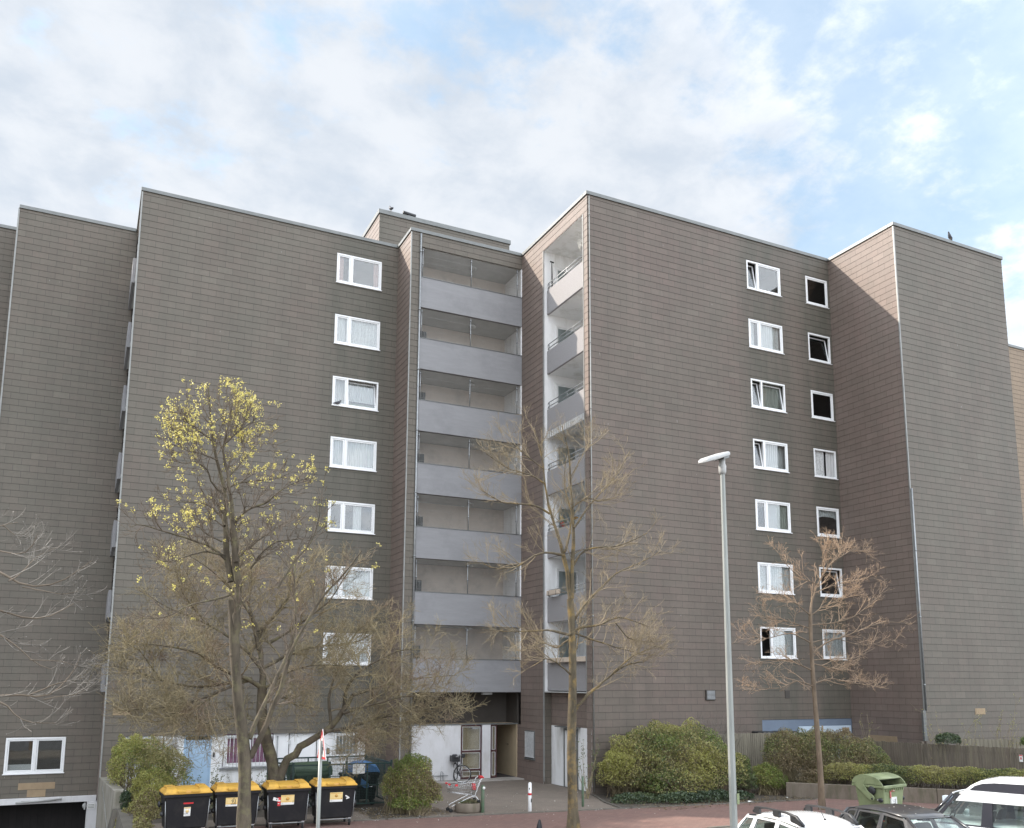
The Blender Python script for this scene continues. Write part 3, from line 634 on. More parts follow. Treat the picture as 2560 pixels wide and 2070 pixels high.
ccs = [[(.04, .16, 0, 1, 'pink', 14), (.84, .97, 0, 1, 'pink', 14)], [(.03, .97, 0, .95, 'lace', 7)], [(.03, .32, 0, 1, 'net', 10), (.34, .97, .25, .95, 'net', 10), (.4, .95, 0, .24, 'leafd', 3)],
       [(.03, .97, 0, 1, 'net', 9)], [(.55, .72, 0, 1, 'net', 9)], [(.03, .97, 0, 1, 'lace', 9)], [(.03, .97, 0, 1, 'lace', 9)]]
for i in range(7):
    window('Y', YC, CX[0], CX[1], bots_c[i], tops_c[i], mc, ccs[i], tilt=(1,) if i == 2 else ())
ecs = [[], [(.05, .2, 0, 1, 'net', 10), (.34, .62, 0, 1, 'net', 9), (.62, .93, 0, 1, 'lace', 5)], [(.4, .92, 0, 1, 'greenc', 5)], [(.35, .97, 0, 1, 'net', 9)],
       [(.33, .66, 0, 1, 'net', 16), (.66, .95, 0, 1, 'greenc', 9)], [(.03, .97, 0, 1, 'lace', 9)], [(.36, .97, 0, 1, 'lace', 5)]]
et = [(0,), (), (0, 1), (0,), (), (), ()]
for i in range(7):
    window('Y', YE, EX[0], EX[1], bots_e[i], tops_e[i], .60, ecs[i], tilt=et[i], open_=(0,) if i == 6 else ())
scs = [[], [], [], [(.05, .55, 0, 1, 'lace', 6), (.62, .95, 0, 1, 'net', 6)], [(.03, .97, .06, 1, 'lace', 7, .62)], [], [(.05, .95, 0, 1, 'lace', 7)]]
for i in range(7):
    window('Y', YE, SX[0], SX[1], bots_e[i], tops_e[i], None, scs[i], tilt=(0,) if i in (1, 5) else (), open_=(0,) if i == 3 else (), glass='glass_dark' if i in (0, 1, 2) else 'glass')
wb = window('Y', YB, -2.50, -.42, .45, 1.82, 1.03, [(.06, .46, 0, .28, 'net', 2)])
# stains and outlets on the front of the right block
f = MB(); f.box(22.27, 22.74, YE - .06, YE + .02, 3.38, 3.79); fr = f.build('air_vent', 'darkbrown', bld, bevel=.008)
f = MB()
for k in range(7): f.box(22.31, 22.70, YE - .085, YE - .061, 3.42 + k * .05, 3.45 + k * .05)
f.build('louvre', 'steel', fr)
f = MB(); f.box(26.39, 26.64, YE - .03, YE + .02, 3.45, 3.77); f.build('wall_hatch', 'darkbrown', bld)

# stair gallery (block D) ---------------------------------------------
pt = [21.55, 18.76, 15.98, 13.21, 10.48, 7.74, 4.99]; pb = [20.16, 17.37, 14.62, 11.90, 9.15, 6.40, 3.63]
GX0, GX1, GD = 12.10, 17.0, 1.75
for i in range(7):
    f = MB(); f.box(GX0, GX1 + .03, YD - .03, YD + .12, pb[i], pt[i]); pn = f.build('gallery_parapet', 'panel', bld, bevel=.01)
    f = MB(); f.box(GX0, GX1 + .03, YD - .05, YD + .14, pt[i], pt[i] + .025); f.build('parapet_cap', 'flash', pn)
    top = 22.97 if i == 0 else pb[i - 1]
    f = MB(); f.box(GX0, GX1 + .04, YD + .12, YD + GD, pb[i] + .01, pb[i] + .22); f.build('gallery_floor', 'ceil', bld)
    f = MB(); f.box(GX0, GX1 + .04, YD + GD, YD + GD + .1, pb[i] + .22, top); f.box(GX0 - .12, GX0, YD + .02, YD + GD, pb[i] + .22, top); f.build('gallery_wall', 'beige', bld)
    f = MB(); f.box(GX1 - .01, xE + .03, YD + .0, YD + GD, pb[i] + .22, top); f.build('gallery_side_wall', 'white', bld)
    # wire screen above the parapet
    z0, z1 = pt[i] + .03, top - .02; g = MB(); y = YD + .05
    n = 98; r = .0036
    for k in range(n):
        x = GX0 + .03 + (GX1 - GX0 - .06) * k / (n - 1); g.box(x - r, x + r, y - r, y + r, z0, z1)
    for k in range(5):
        z = z0 + .1 + (z1 - z0 - .15) * k / 4
        g.box(GX0, GX1, y - .0075, y - .0038, z - .0018, z + .0018)
    sc = g.build('wire_screen', 'wire', bld)
    for x in (12.18, 14.50, 16.80):
        q = MB(); q.tube([(x, y - .03, z0 - .02), (x, y - .03, z1 - .06)], .022, 8); 
        for zc in (z0 + .55, z1 - .2): q.tube([(x, y - .03, zc), (x, y - .03, zc + .06)], .04, 8)
        q.build('screen_post', 'steel', bld)
    if i > 0:
        q = MB()
        for k in range(7): q.box(12.14 + k * .07, 12.165 + k * .07, YD + .5, YD + .53, pt[i] - .2, pt[i] + .55)
        q.box(12.12, 12.62, YD + .55, YD + .6, pt[i] - .2, pt[i] + .56); q.build('window_grille', 'ink', bld)
    q = MB(); q.lathe([(.16, 0), (.16, .07), (.11, .11)], (14.9, YD + .8, top - .12), 14); q.build('ceiling_lamp', 'ceil', bld)
f = MB(); f.box(GX0, xE, YD + .1, YD + GD, 22.97, 23.1); f.build('gallery_ceiling', 'ceil', bld)
# entrance under the gallery
YW = 34.75; WT = 2.27
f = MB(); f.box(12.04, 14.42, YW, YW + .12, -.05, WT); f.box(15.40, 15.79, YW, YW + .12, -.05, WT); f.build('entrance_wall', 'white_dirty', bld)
f = MB(); f.box(12.0, xE + .02, YW - .02, YW + .14, WT, WT + .05); f.build('wall_coping', 'flash', bld)
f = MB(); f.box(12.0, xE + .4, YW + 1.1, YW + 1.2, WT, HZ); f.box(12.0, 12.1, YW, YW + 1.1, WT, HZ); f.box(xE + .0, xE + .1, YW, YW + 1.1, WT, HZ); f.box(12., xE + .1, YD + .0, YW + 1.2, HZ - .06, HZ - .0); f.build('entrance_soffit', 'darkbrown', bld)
f = MB(); f.box(15.3, 15.75, YD + .14, YD + .3, HZ - .16, HZ - .065); f.build('soffit_lamp', 'lampwhite', bld)
def glazed(x0, x1, rails, y=YW + .02, name='entrance_door', bt=.06):
    f = MB(); b = .055
    f.box(x0, x0 + b, y, y + .07, bt, WT); f.box(x1 - b, x1, y, y + .07, bt, WT); f.box(x0 + b, x1 - b, y, y + .07, WT - b, WT); f.box(x0 + b, x1 - b, y, y + .07, bt, bt + .06)
    for z in rails: f.box(x0 + b, x1 - b, y, y + .07, z - .035, z + .035)
    d = f.build(name, 'door_red', bld, bevel=.006)
    zs = [bt + .06] + list(rails) + [WT - b + .035]
    for a, c in zip(zs, zs[1:]):
        g = MB(); e = .012; a2, c2, xa, xb = a + .045, c - .06, x0 + b + .012, x1 - b - .012
        g.box(xa, xb, y - .006, y + .03, a2, a2 + e); g.box(xa, xb, y - .006, y + .03, c2 - e, c2); g.box(xa, xa + e, y - .006, y + .03, a2 + e, c2 - e); g.box(xb - e, xb, y - .006, y + .03, a2 + e, c2 - e)
        g.build('glazing_bead', 'pvc', d)
        g = MB(); g.box(xa, xb, y + .034, y + .042, a2, c2); g.build('pane', 'glass', d)
    return d
d = glazed(14.44, 15.38, (.42, 1.18))
f = MB(); f.box(14.9, 15.2, YW - .06, YW - .0, WT - .17, WT - .11); f.build('door_closer', 'steel', d)
glazed(15.80, 16.09, (1.18,), name='side_light')
f = MB(); f.box(xE - .02, xE + .06, YW + .0, YW + 4, .0, WT); f.box(12.1, xE, YW + 4, YW + 4.1, 0, WT); f.box(14.0, 14.1, YW + .12, YW + 4, 0, WT); f.box(12.1, xE + .05, YW + .13, YW + 4.1, WT - .02, WT + .04)
f.box(xE - .03, xE + .03, YD + .33, YW + .02, 0, WT) ; f.build('corridor_wall', 'corridor', bld)
f = MB(); f.box(14.2, 16.15, YW + .16, YW + .2, 0, WT); f.build('door_backing', 'corridor', bld)  # added wall close behind the glass, catching light so the hall looks lit
f = MB(); f.box(14.1, xE - .02, YW + .13, YW + 4, -.04, .055); f.build('corridor_floor', 'floor_in', bld)
f = MB(); f.box(xE - .06, xE - .02, 35.55, 35.68, 1.35, 1.40); f.build('door_handle', 'chrome', bld)
window('X', xE, 33.98, 33.06, .9, 2.06, None, [(.02, .98, 0, 1, 'greyc', 3)], fm='flash', glass='glass_dark')
f = MB(wframe('X', xE, 33.98, .9))
for k in range(9): f.box(.08 + k * .092, .108 + k * .092, -.05, -.03, .06, 1.1)
f.box(.04, .88, -.05, -.03, .06, .09); f.box(.04, .88, -.05, -.03, 1.08, 1.11); f.build('window_bars', 'bars', bld)

# loggias on the left side of the right block ----------------------------
lb = [19.97, 17.25, 14.62, 11.89, 9.20, 6.50, 3.72]
LX = xE + .18; LD = 1.95; y0, y1 = 28.83, 32.30
f = MB(); f.box(xE + .005, xE + LD, y1, y1 + .12, 0.0, 22.9); f.build('loggia_end_wall', 'clad_white' if 0 else 'white', bld)
f = MB(); f.box(xE + LD, xE + LD + .1, y0 - .1, y1 + .12, HZ, 22.9); f.box(xE + .012, xE + LD, y0 - .12, y0 - .002, HZ, 22.9); f.build('loggia_wall', 'white', bld)
f = MB(); f.box(xE + .02, xE + LD + .1, y0 - .1, y1 + .12, 22.9, 23.05); f.build('loggia_ceiling', 'white', bld)
rails_h = .30
lab = {3: None}
for i in range(7):
    zb = lb[i]; zt = zb + (1.12 if i in (0, 6, 4) else 1.04)
    f = MB(); f.box(LX, LX + .1, y0, y1 - .005, zb, zt); pn = f.build('balcony_parapet', 'pebble', bld, bevel=.01)
    f = MB(); f.box(LX + .1, xE + LD, y0, y1, zb + .02, zb + .2); f.build('balcony_floor', 'white', bld)
    if i < 6:
        f = MB()
        for dz in (.12, .30): f.tube([(LX + .03, y0 + .02, zt + dz), (LX + .03, y1 - .1, zt + dz), (LX + .03, y1 - .04, zt + dz - .06)], .02, 8)
        for y in (y0 + .12, (y0 + y1) / 2, y1 - .16): f.tube([(LX + .03, y, zt - .02), (LX + .03, y, zt + .30)], .018, 8)
        f.build('railing', 'steel', pn)
    # door and window towards the flat
    window('Y', y1 - .03, xE + .60, xE + 1.68, zb + .95, zb + 2.32, None, [(.05, .95, 0, .97, 'greenc', 6)] if i in (1,) else [], glass='glass_dark', depth=.9)
    window('X', xE + LD - .03, y1 - .35, y1 - 1.35, zb + .2, zb + 2.32, None, [(.05, .5, 0, 1, 'net', 6)] if i % 3 == 1 else [], glass='glass_dark', depth=.9)
# ground floor under the loggias
f = MB(); f.box(xE + .36, xE + .46, y0 - .3, 32.6, -.05, 2.33); gw = f.build('white_ground_floor_wall', 'white', bld)
clad('X', xE + .36, y0 - .3, y1, 2.33, HZ, mat='clad')
clad('Y', y1 - .0, xE + .0, xE + .36, -.05, HZ)
f = MB(); f.box(xE + .02, LX + .2, y0, y1, HZ - .04, HZ); f.build('balcony_soffit', 'ceil', bld)
f = MB(); f.box(xE + .32, xE + .36, 30.2, 31.12, .02, 2.18); sd = f.build('service_door', 'pvc', bld, bevel=.01)
f = MB(); f.box(xE + .31, xE + .355, 30.12, 30.2, 0, 2.26); f.box(xE + .31, xE + .355, 31.12, 31.2, 0, 2.26); f.box(xE + .31, xE + .355, 30.2, 31.12, 2.18, 2.26); f.build('door_frame', 'flash', sd)
f = MB(); f.box(xE + .08, xE + .36, 29.93, 31.52, 2.30, 2.34); f.build('door_canopy', 'flash', bld)
# loggia seen edge-on at the left block
f = MB(); f.box(xC + .03, xC + 1.4, YB - .4, YB - .3, 3.7, 22.9); f.box(xC + 1.4, xC + 1.5, YC + .3, YB - .3, 3.7, 22.9); f.box(xC + .02, xC + 1.4, YC + .25, YC + .35, 3.7, 22.9); f.build('loggia_wall', 'white', bld)
for i in range(7):
    f = MB(); f.box(xC - .16, xC - .04, YC + .5, YB - .25, lb[i] - .1, lb[i] + .95); f.build('balcony_parapet', 'panel', bld, bevel=.01)
    f = MB(); f.box(xC - .04, xC + 1.4, YC + .36, YB - .41, lb[i] - .08, lb[i] + .1); f.build('balcony_floor', 'ceil', bld)

# white ground floor of the left block -----------------------------------
YG0 = YC + .14
f = MB()
for a, b, c, d_ in ((2.96, 3.66, -.05, 2.02), (4.68, 5.12, -.05, 2.02), (5.12, 7.02, -.05, .74), (7.02, 7.62, -.05, 2.02), (7.62, 8.78, 1.99, 2.02), (8.78, 9.42, -.05, 2.02), (9.42, 10.6, -.05, .95), (10.6, 10.78, -.05, 2.02), (1.6, 2.96, -.05, .8)):
    f.box(a, b, YG0, YG0 + .15, c, d_)
f.build('white_ground_floor_wall', 'white', bld)
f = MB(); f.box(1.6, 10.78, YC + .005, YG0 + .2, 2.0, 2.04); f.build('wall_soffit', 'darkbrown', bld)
f = MB(); f.box(3.70, 4.64, YG0 + .03, YG0 + .09, .02, 1.76); bd = f.build('blue_door', 'blue', bld, bevel=.008)
f = MB(); f.box(3.66, 3.72, YG0 + .0, YG0 + .1, 0, 2.0); f.box(4.62, 4.68, YG0, YG0 + .1, 0, 2.0); f.box(3.72, 4.62, YG0, YG0 + .1, 1.94, 2.0); f.box(3.72, 4.62, YG0 + .01, YG0 + .08, 1.70, 1.80); f.build('door_frame', 'blue', bd)
f = MB(); f.box(3.75, 4.60, YG0 + .06, YG0 + .08, 1.80, 1.94); f.build('transom_pane', 'ink', bd)
f = MB(); f.tube([(3.80, YG0 + .0, 1.0), (3.86, YG0 + .0, 1.0)], .02, 6); f.build('door_handle', 'ink', bd)
f = MB(); f.box(7.66, 8.74, YG0 + .02, YG0 + .06, .02, 1.97); wd = f.build('white_door', 'pvc', bld, bevel=.008)
f = MB(); f.box(7.72, 8.68, YG0 + .002, YG0 + .02, .1, 1.90); f.build('door_panel', 'white', wd)
for z in (.5, 1.55):
    f = MB(); f.box(7.63, 7.70, YG0 - .04, YG0 + .02, z, z + .16); f.build('door_hinge', 'bars', wd)
def barred(x0, x1, z0, z1, mull, cur, n):
    w_ = window('Y', YG0, x0, x1, z0, z1, mull, cur, glass='glass')
    f = MB()
    for k in range(n):
        x = x0 + .06 + (x1 - x0 - .12) * k / (n - 1); f.tube([(x, YG0 - .12, z0 - .05), (x, YG0 - .12, z1 + .0)], .011, 6)
    for z in (z0 + .02, z1 - .05): f.box(x0 - .06, x1 + .06, YG0 - .13, YG0 - .11, z - .012, z + .012)
    for x in (x0 - .05, x1 + .05): f.tube([(x, YG0 - .12, z0 - .02), (x, YG0 - .12, z1)], .016, 6)
    f.build('window_bars', 'bars', w_)
barred(1.66, 2.92, .82, 1.98, .62, [(.03, .97, 0, 1, 'greyc', 3)], 10)
barred(5.14, 6.98, .76, 1.96, .92, [(.03, .97, 0, 1, 'purple', 3)], 13)
barred(9.44, 10.58, .97, 1.96, None, [(.03, .97, 0, 1, 'greyc', 3)], 8)
f = MB(); f.box(5.0, 7.12, YG0 - .12, YG0, .66, .72); f.build('window_sill', 'steel', bld)
f = MB(); f.box(3.14, 3.42, YG0 - .14, YG0, 1.66, 1.86); f.box(3.10, 3.46, YG0 - .18, YG0, 1.60, 1.64); f.build('wall_lamp', 'lampwhite', bld)
f = MB(); f.box(9.17, 9.28, YG0 - .04, YG0, 1.12, 1.36); ic = f.build('intercom', 'cardark', bld); f = MB(); f.box(9.19, 9.26, YG0 - .05, YG0 - .041, 1.16, 1.32); f.build('name_plate', 'tan', ic)
f = MB(); f.box(4.74, 4.80, YG0 - .08, YG0, 1.15, 1.32); f.build('key_box', 'cardark', bld)
f = MB(); f.tube([(7.18, YG0 - .04, .1), (7.18, YG0 - .04, 1.9)], .02, 6); f.build('wall_cable', 'steel', bld)
# blue fascia and pale doors of the right block
f = MB(); f.box(25.12, xF, YE + .02, YE + .12, -.05, 2.57); f.build('blue_fascia', 'fascia', bld)
for a, b in ((27.06, 28.35), (28.42, 30.04)):
    f = MB(); f.box(a, b, YE - .01, YE + .02, .3, 2.28); f.build('pale_door', 'lightblue', bld, bevel=.01)
f = MB(); f.box(28.35, 28.42, YE - .02, YE + .02, .3, 2.3); f.box(29.5, 29.9, YE - .03, YE - .01, 1.9, 2.2); f.build('rusty_bracket', 'tan', bld)
# garage entry at the foot of the left block
GZ = -3.0
f = MB(); f.box(-3.74, .83, YB - .10, YB + .15, -.71, -.48); f.box(.50, .90, YB - .12, YB + .15, GZ, -.71); f.build('garage_lintel', 'white_dirty', bld, bevel=.01)
f = MB(); f.box(-3.74, .5, YB + 1.6, YB + 1.7, GZ, -.48); f.box(.5, .6, YB + .15, YB + 1.7, GZ, -.71); f.box(-3.74, .5, YB + .15, YB + 1.7, -.72, -.6); f.box(-3.8, -3.7, YB, YB + 1.7, GZ, -.5); f.build('garage_interior', 'brickdark', bld)
f = MB(); f.tube([(-1.98, YB - .19, -.63), (-.40, YB - .19, -.56)], .035, 10); f.box(-1.8, -.6, YB - .16, YB - .10, -.62, -.57); f.build('tube_lamp', 'lampwhite', bld)
f = MB(); f.box(.40, .46, YB - .2, YB - .05, -1.0, -.75); f.lathe([(.06, 0), (.08, .08), (.06, .16)], (.42, YB - .1, -.95), 10); f.build('garage_camera', 'lampwhite', bld)
f = MB(); f.box(.52, .80, YB - .145, YB - .125, -.98, -.80); ps = f.build('garage_notice', 'label', bld)
f = MB()
for k in range(3): f.box(.55, .77, YB - .148, YB - .145, -.84 - k * .055, -.825 - k * .055)
f.build('printed_lines', 'ink', ps)
# ------------------------------------------------------------ ground
def gz(x, y):
    z = -.18 * min(1, max(0, (20.5 - y) / 1.0))
    if y > 21 and x < 1.3:
        t = min(1, max(0, (y - 21.5) / 12.0)); w = .3 if y > 31.2 else 1.6
        z += -3.0 * t * min(1, max(0, ((1.15 if y > 31.2 else 1.9) - x) / w))
    return z
xs = [-400, -150, -60, -42, -20, -10, -6, -3.9, -2, -1, -.5, 0, .4, .8, .86, 1.16, 1.3, 2, 5, 10, 20, 30, 45, 80, 150, 400]
ys = [-400, -150, -50, -10, 5, 15, 19.5, 20, 20.5, 21, 21.5, 23, 25, 27, 29, 31, 31.25, 32, 33, 33.5, 34, 36.3, 38, 41.6, 55, 100, 400]
g = MB(); g.add([(x, y, gz(x, y)) for y in ys for x in xs], [(j * len(xs) + i, j * len(xs) + i + 1, (j + 1) * len(xs) + i + 1, (j + 1) * len(xs) + i) for j in range(len(ys) - 1) for i in range(len(xs) - 1)])
struct(g.build('ground', 'ground'))
def sheet(name, m, pts, z):
    g = MB(); g.poly([(x, y, z + (gz(x, y) if y < 20.6 else 0)) for x, y in pts]); return struct(g.build(name, m))
edge = lambda x: 26.75 - .115 * x
sheet('road', 'asphalt', [(-60, 6), (60, 6), (60, 19.45), (-60, 19.45)], .004)
sheet('footpath', 'path', [(2.4, 20.75), (34, 20.75), (34, 10 + 10.8), (27.3, 20.85), (24.05, 24.26), (23.3, edge(23.3)), (8, edge(8)), (2.4, edge(2.4))], .008)
sheet('forecourt', 'court', [(9.7, edge(9.7)), (16.0, edge(16.0)), (16.25, 26.4), (16.7, 27.6), (17.0, 28.4), (17.5, 34.2), (9.7, 34.2)], .006)
sheet('bin_stand', 'court', [(2.0, edge(2.0) - .02), (7.9, edge(7.9) - .02), (8.3, 27.8), (2.0, 27.8)], .0075)
sheet('planting_bed', 'soil', [(2.0, 27.7), (8.1, 27.7), (8.0, edge(8.) + .03), (9.66, edge(9.66) + .03), (9.66, 34.2), (11.6, 36.1), (2.0, 36.1)], .005)
sheet('planting_bed', 'soil', [(16.15, edge(16.15) + .04), (23.2, edge(23.2) + .04), (24.0, 24.5), (29, 19.5), (36, 19.5), (36, 24.6), (30, 24.7), (30, 28.4), (17.1, 28.4), (16.8, 27.6), (16.35, 26.4)], .005)
k = MB()
def kerb(pts, h=.035, w=.08):
    for a, b in zip(pts, pts[1:]):
        a, b = Vector((*a, 0)), Vector((*b, 0)); d = (b - a); n = max(1, int(d.length)); nn = Vector((-d.y, d.x, 0)).normalized() * w
        for i in range(n):
            p, q = a + d * (i / n + .002), a + d * ((i + 1) / n - .002)
            k.hexa([(p.x, p.y, -.05), (q.x, q.y, -.05), (q.x + nn.x, q.y + nn.y, -.05), (p.x + nn.x, p.y + nn.y, -.05)], [(p.x, p.y, h), (q.x, q.y, h), (q.x + nn.x, q.y + nn.y, h), (p.x + nn.x, p.y + nn.y, h)])
kerb([(2.4, edge(2.4)), (23.3, edge(23.3))]); kerb([(-40, 20.6), (34, 20.6)], .03, .14); kerb([(16.05, edge(16.05) + .09), (16.3, 26.4), (16.75, 27.6), (17.0, 28.4)], .05, .05)
struct(k.build('kerb', 'kerb'))
g = MB(); g.box(11.9, xE - .01, 34.02, YW + .13, -.02, .05); struct(g.build('entrance_step', 'step', bevel=.01))
g = MB(); g.hexa([(24.25, 24.35, 0), (27.4, 21.0, 0), (31, 19, 0), (36, 24.7, 0)], [(24.25, 24.35, .42), (27.4, 21.0, .42), (31, 19, .42), (36, 24.7, .42)]); struct(g.build('raised_bed', 'soil'))

# low concrete wall of the raised bed, right
pw = thing('planter_wall', 'low mossy concrete wall holding the hedge behind the green container', 'wall', (24.1, 24.25, 0), world=True)
pts = [(23.2, 25.2), (24.05, 24.30), (24.9, 23.4), (25.75, 22.5), (26.6, 21.6), (27.45, 20.7), (28.3, 19.8), (29.2, 18.9)]
for a, b in zip(pts, pts[1:]):
    a, b = Vector((*a, 0)), Vector((*b, 0)); d = b - a; e = d.normalized() * .006; n = Vector((-d.y, d.x, 0)).normalized() * -.18; f = MB(); a += e; b -= e; nn = -n
    f.hexa([(a.x, a.y, -.05), (b.x, b.y, -.05), (b.x + nn.x, b.y + nn.y, -.05), (a.x + nn.x, a.y + nn.y, -.05)], [(a.x, a.y, .5), (b.x, b.y, .5), (b.x + nn.x, b.y + nn.y, .5), (a.x + nn.x, a.y + nn.y, .5)])
    f.build('wall_block', 'planterwall', pw, bevel=.012)
# retaining wall beside the garage ramp
rw = thing('retaining_wall', 'stained concrete retaining wall beside the garage ramp, ivy hanging on its end', 'wall', (1.2, 32, 0), world=True)
f = MB(); f.hexa([(.80, 36.18, -3.1), (1.16, 31.6, -3.1), (1.56, 31.5, -3.1), (1.2, 36.18, -3.1)], [(.80, 36.18, .56), (1.16, 31.6, .56), (1.56, 31.5, .50), (1.2, 36.18, .56)])
f.build('wall_slab', 'concrete', rw, bevel=.015)
f = MB(); f.tube([(.86, 33.6, .5), (1.05, 31.52, -.7), (1.2, 31.4, -1.2), (1.25, 31.3, -1.9)], .012, 5); f.build('stray_cable', 'trim', rw)

# wooden fences
def picket(name, label, path, base, top, mat, group=None, w=.075):
    r = thing(name, label, 'fence', (path[0][0], path[0][1], base), world=True, group=group)
    rng = random.Random(len(label)); f = MB(); rl = MB()
    for a, b in zip(path, path[1:]):
        a, b = Vector((*a, 0)), Vector((*b, 0)); d = b - a; n = int(d.length / (w + .012)); u = d.normalized(); nn = Vector((-u.y, u.x, 0))
        for i in range(n):
            p = a + u * (i * (w + .012)); q = p + u * w; t = top + rng.uniform(-.015, .02); o = nn * rng.uniform(-.006, .006)
            p += o; q += o; s = nn * .022
            f.hexa([(p.x, p.y, base), (q.x, q.y, base), (q.x + s.x, q.y + s.y, base), (p.x + s.x, p.y + s.y, base)], [(p.x, p.y, t), (q.x, q.y, t), (q.x + s.x, q.y + s.y, t), (p.x + s.x, p.y + s.y, t)])
        for zz_ in (base + .3, top - .25):
            p = a + nn * .03; q = b + nn * .03; s = nn * .05
            rl.hexa([(p.x, p.y, zz_), (q.x, q.y, zz_), (q.x + s.x, q.y + s.y, zz_), (p.x + s.x, p.y + s.y, zz_)], [(p.x, p.y, zz_ + .08), (q.x, q.y, zz_ + .08), (q.x + s.x, q.y + s.y, zz_ + .08), (p.x + s.x, p.y + s.y, zz_ + .08)])
    f.build('picket_panel', mat, r); rl.build('fence_rail', mat, r)
    for p in path:
        q = MB(); q.box(p[0] - .05, p[0] + .05, p[1] + .04, p[1] + .14, base, top - .03); q.build('fence_post', mat, r)
    return r
picket('timber_fence', 'pale grey picket fence between the big bush and the brown hedge', [(22.4, 28.1), (24.9, 27.7), (27.6, 27.2)], .0, 2.1, 'wood2')
picket('timber_fence', 'long dark weathered picket fence behind the low hedge on the right', [(27.9, 26.9), (28.3, 25.9), (28.9, 23.95), (29.9, 21.06), (30.6, 19.2)], .4, 1.82, 'wood')
picket('timber_fence', 'far grey board fence rising behind the dark picket fence at the right edge', [(30.9, 23.9), (33.2, 22.6), (35.5, 21.4)], .4, 1.95, 'wood2', w=.14)
def stick(name, label, cat, x, y, z0, z1, r, m, group=None, k=10, top=None):
    t = thing(name, label, cat, (x, y, z0), group=group); f = MB(); f.tube([(0, 0, 0), (0, 0, z1 - z0)], r, k); f.build('post', m, t, bevel=.004); return t
t = thing('garden_post', 'old square timber post standing at the foot of the drainpipe corner', 'post', (29.4, 24.4, .4)); f = MB(); f.box(-.07, .07, -.06, .06, 0, 1.45); f.build('post', 'wood', t, bevel=.01); f = MB(); f.box(.09, .16, -.05, .04, 0, 1.2); f.build('brace', 'darkbrown', t)
t = thing('cable_post', 'grey post with scrawled graffiti behind the fence at the right edge', 'post', (30.45, 20.6, .4)); f = MB(); f.tube([(0, 0, 0), (0, 0, 1.5)], .055, 12); f.build('post', 'lampgrey', t)
f = MB(); rng = random.Random(3)
p0 = [(.0 + .05 * math.sin(i * 2.1), -.062, .62 + i * .028) for i in range(12)]; f.tube(p0, .007, 4); f.build('graffiti', 'ink', t)
t = thing('warning_plate', 'small white and red plate fixed on the dark picket fence', 'sign', (29.93, 20.75, 1.5), rotz=rad(-71)); f = MB(); f.box(-.055, .055, -.03, -.02, -.14, .1); f.build('plate', 'label', t); f = MB(); f.box(-.05, .05, -.034, -.03, .06, .095); f.box(-.02, .02, -.034, -.03, -.06, .02); f.build('printed_mark', 'red', t)
for x in (24.95, 26.0):
    t = thing('wheelie_bin', 'dark wheeled bin showing its lid over the pale picket fence, %s of two' % ('left' if x < 25.5 else 'right'), 'bin', (x, 28.25, 0), group='bins hidden behind the picket fence')
    f = MB(); f.hexa([(-.3, -.3, .1), (.3, -.3, .1), (.3, .25, .1), (-.3, .25, .1)], [(-.36, -.38, 1.98), (.36, -.38, 1.98), (.36, .33, 1.98), (-.36, .33, 1.98)]); f.build('body', 'black', t, bevel=.03)
    f = MB(); f.box(-.40, .40, -.42, .37, 1.98, 2.13); f.build('lid', 'cardark', t, bevel=.05, seg=3)

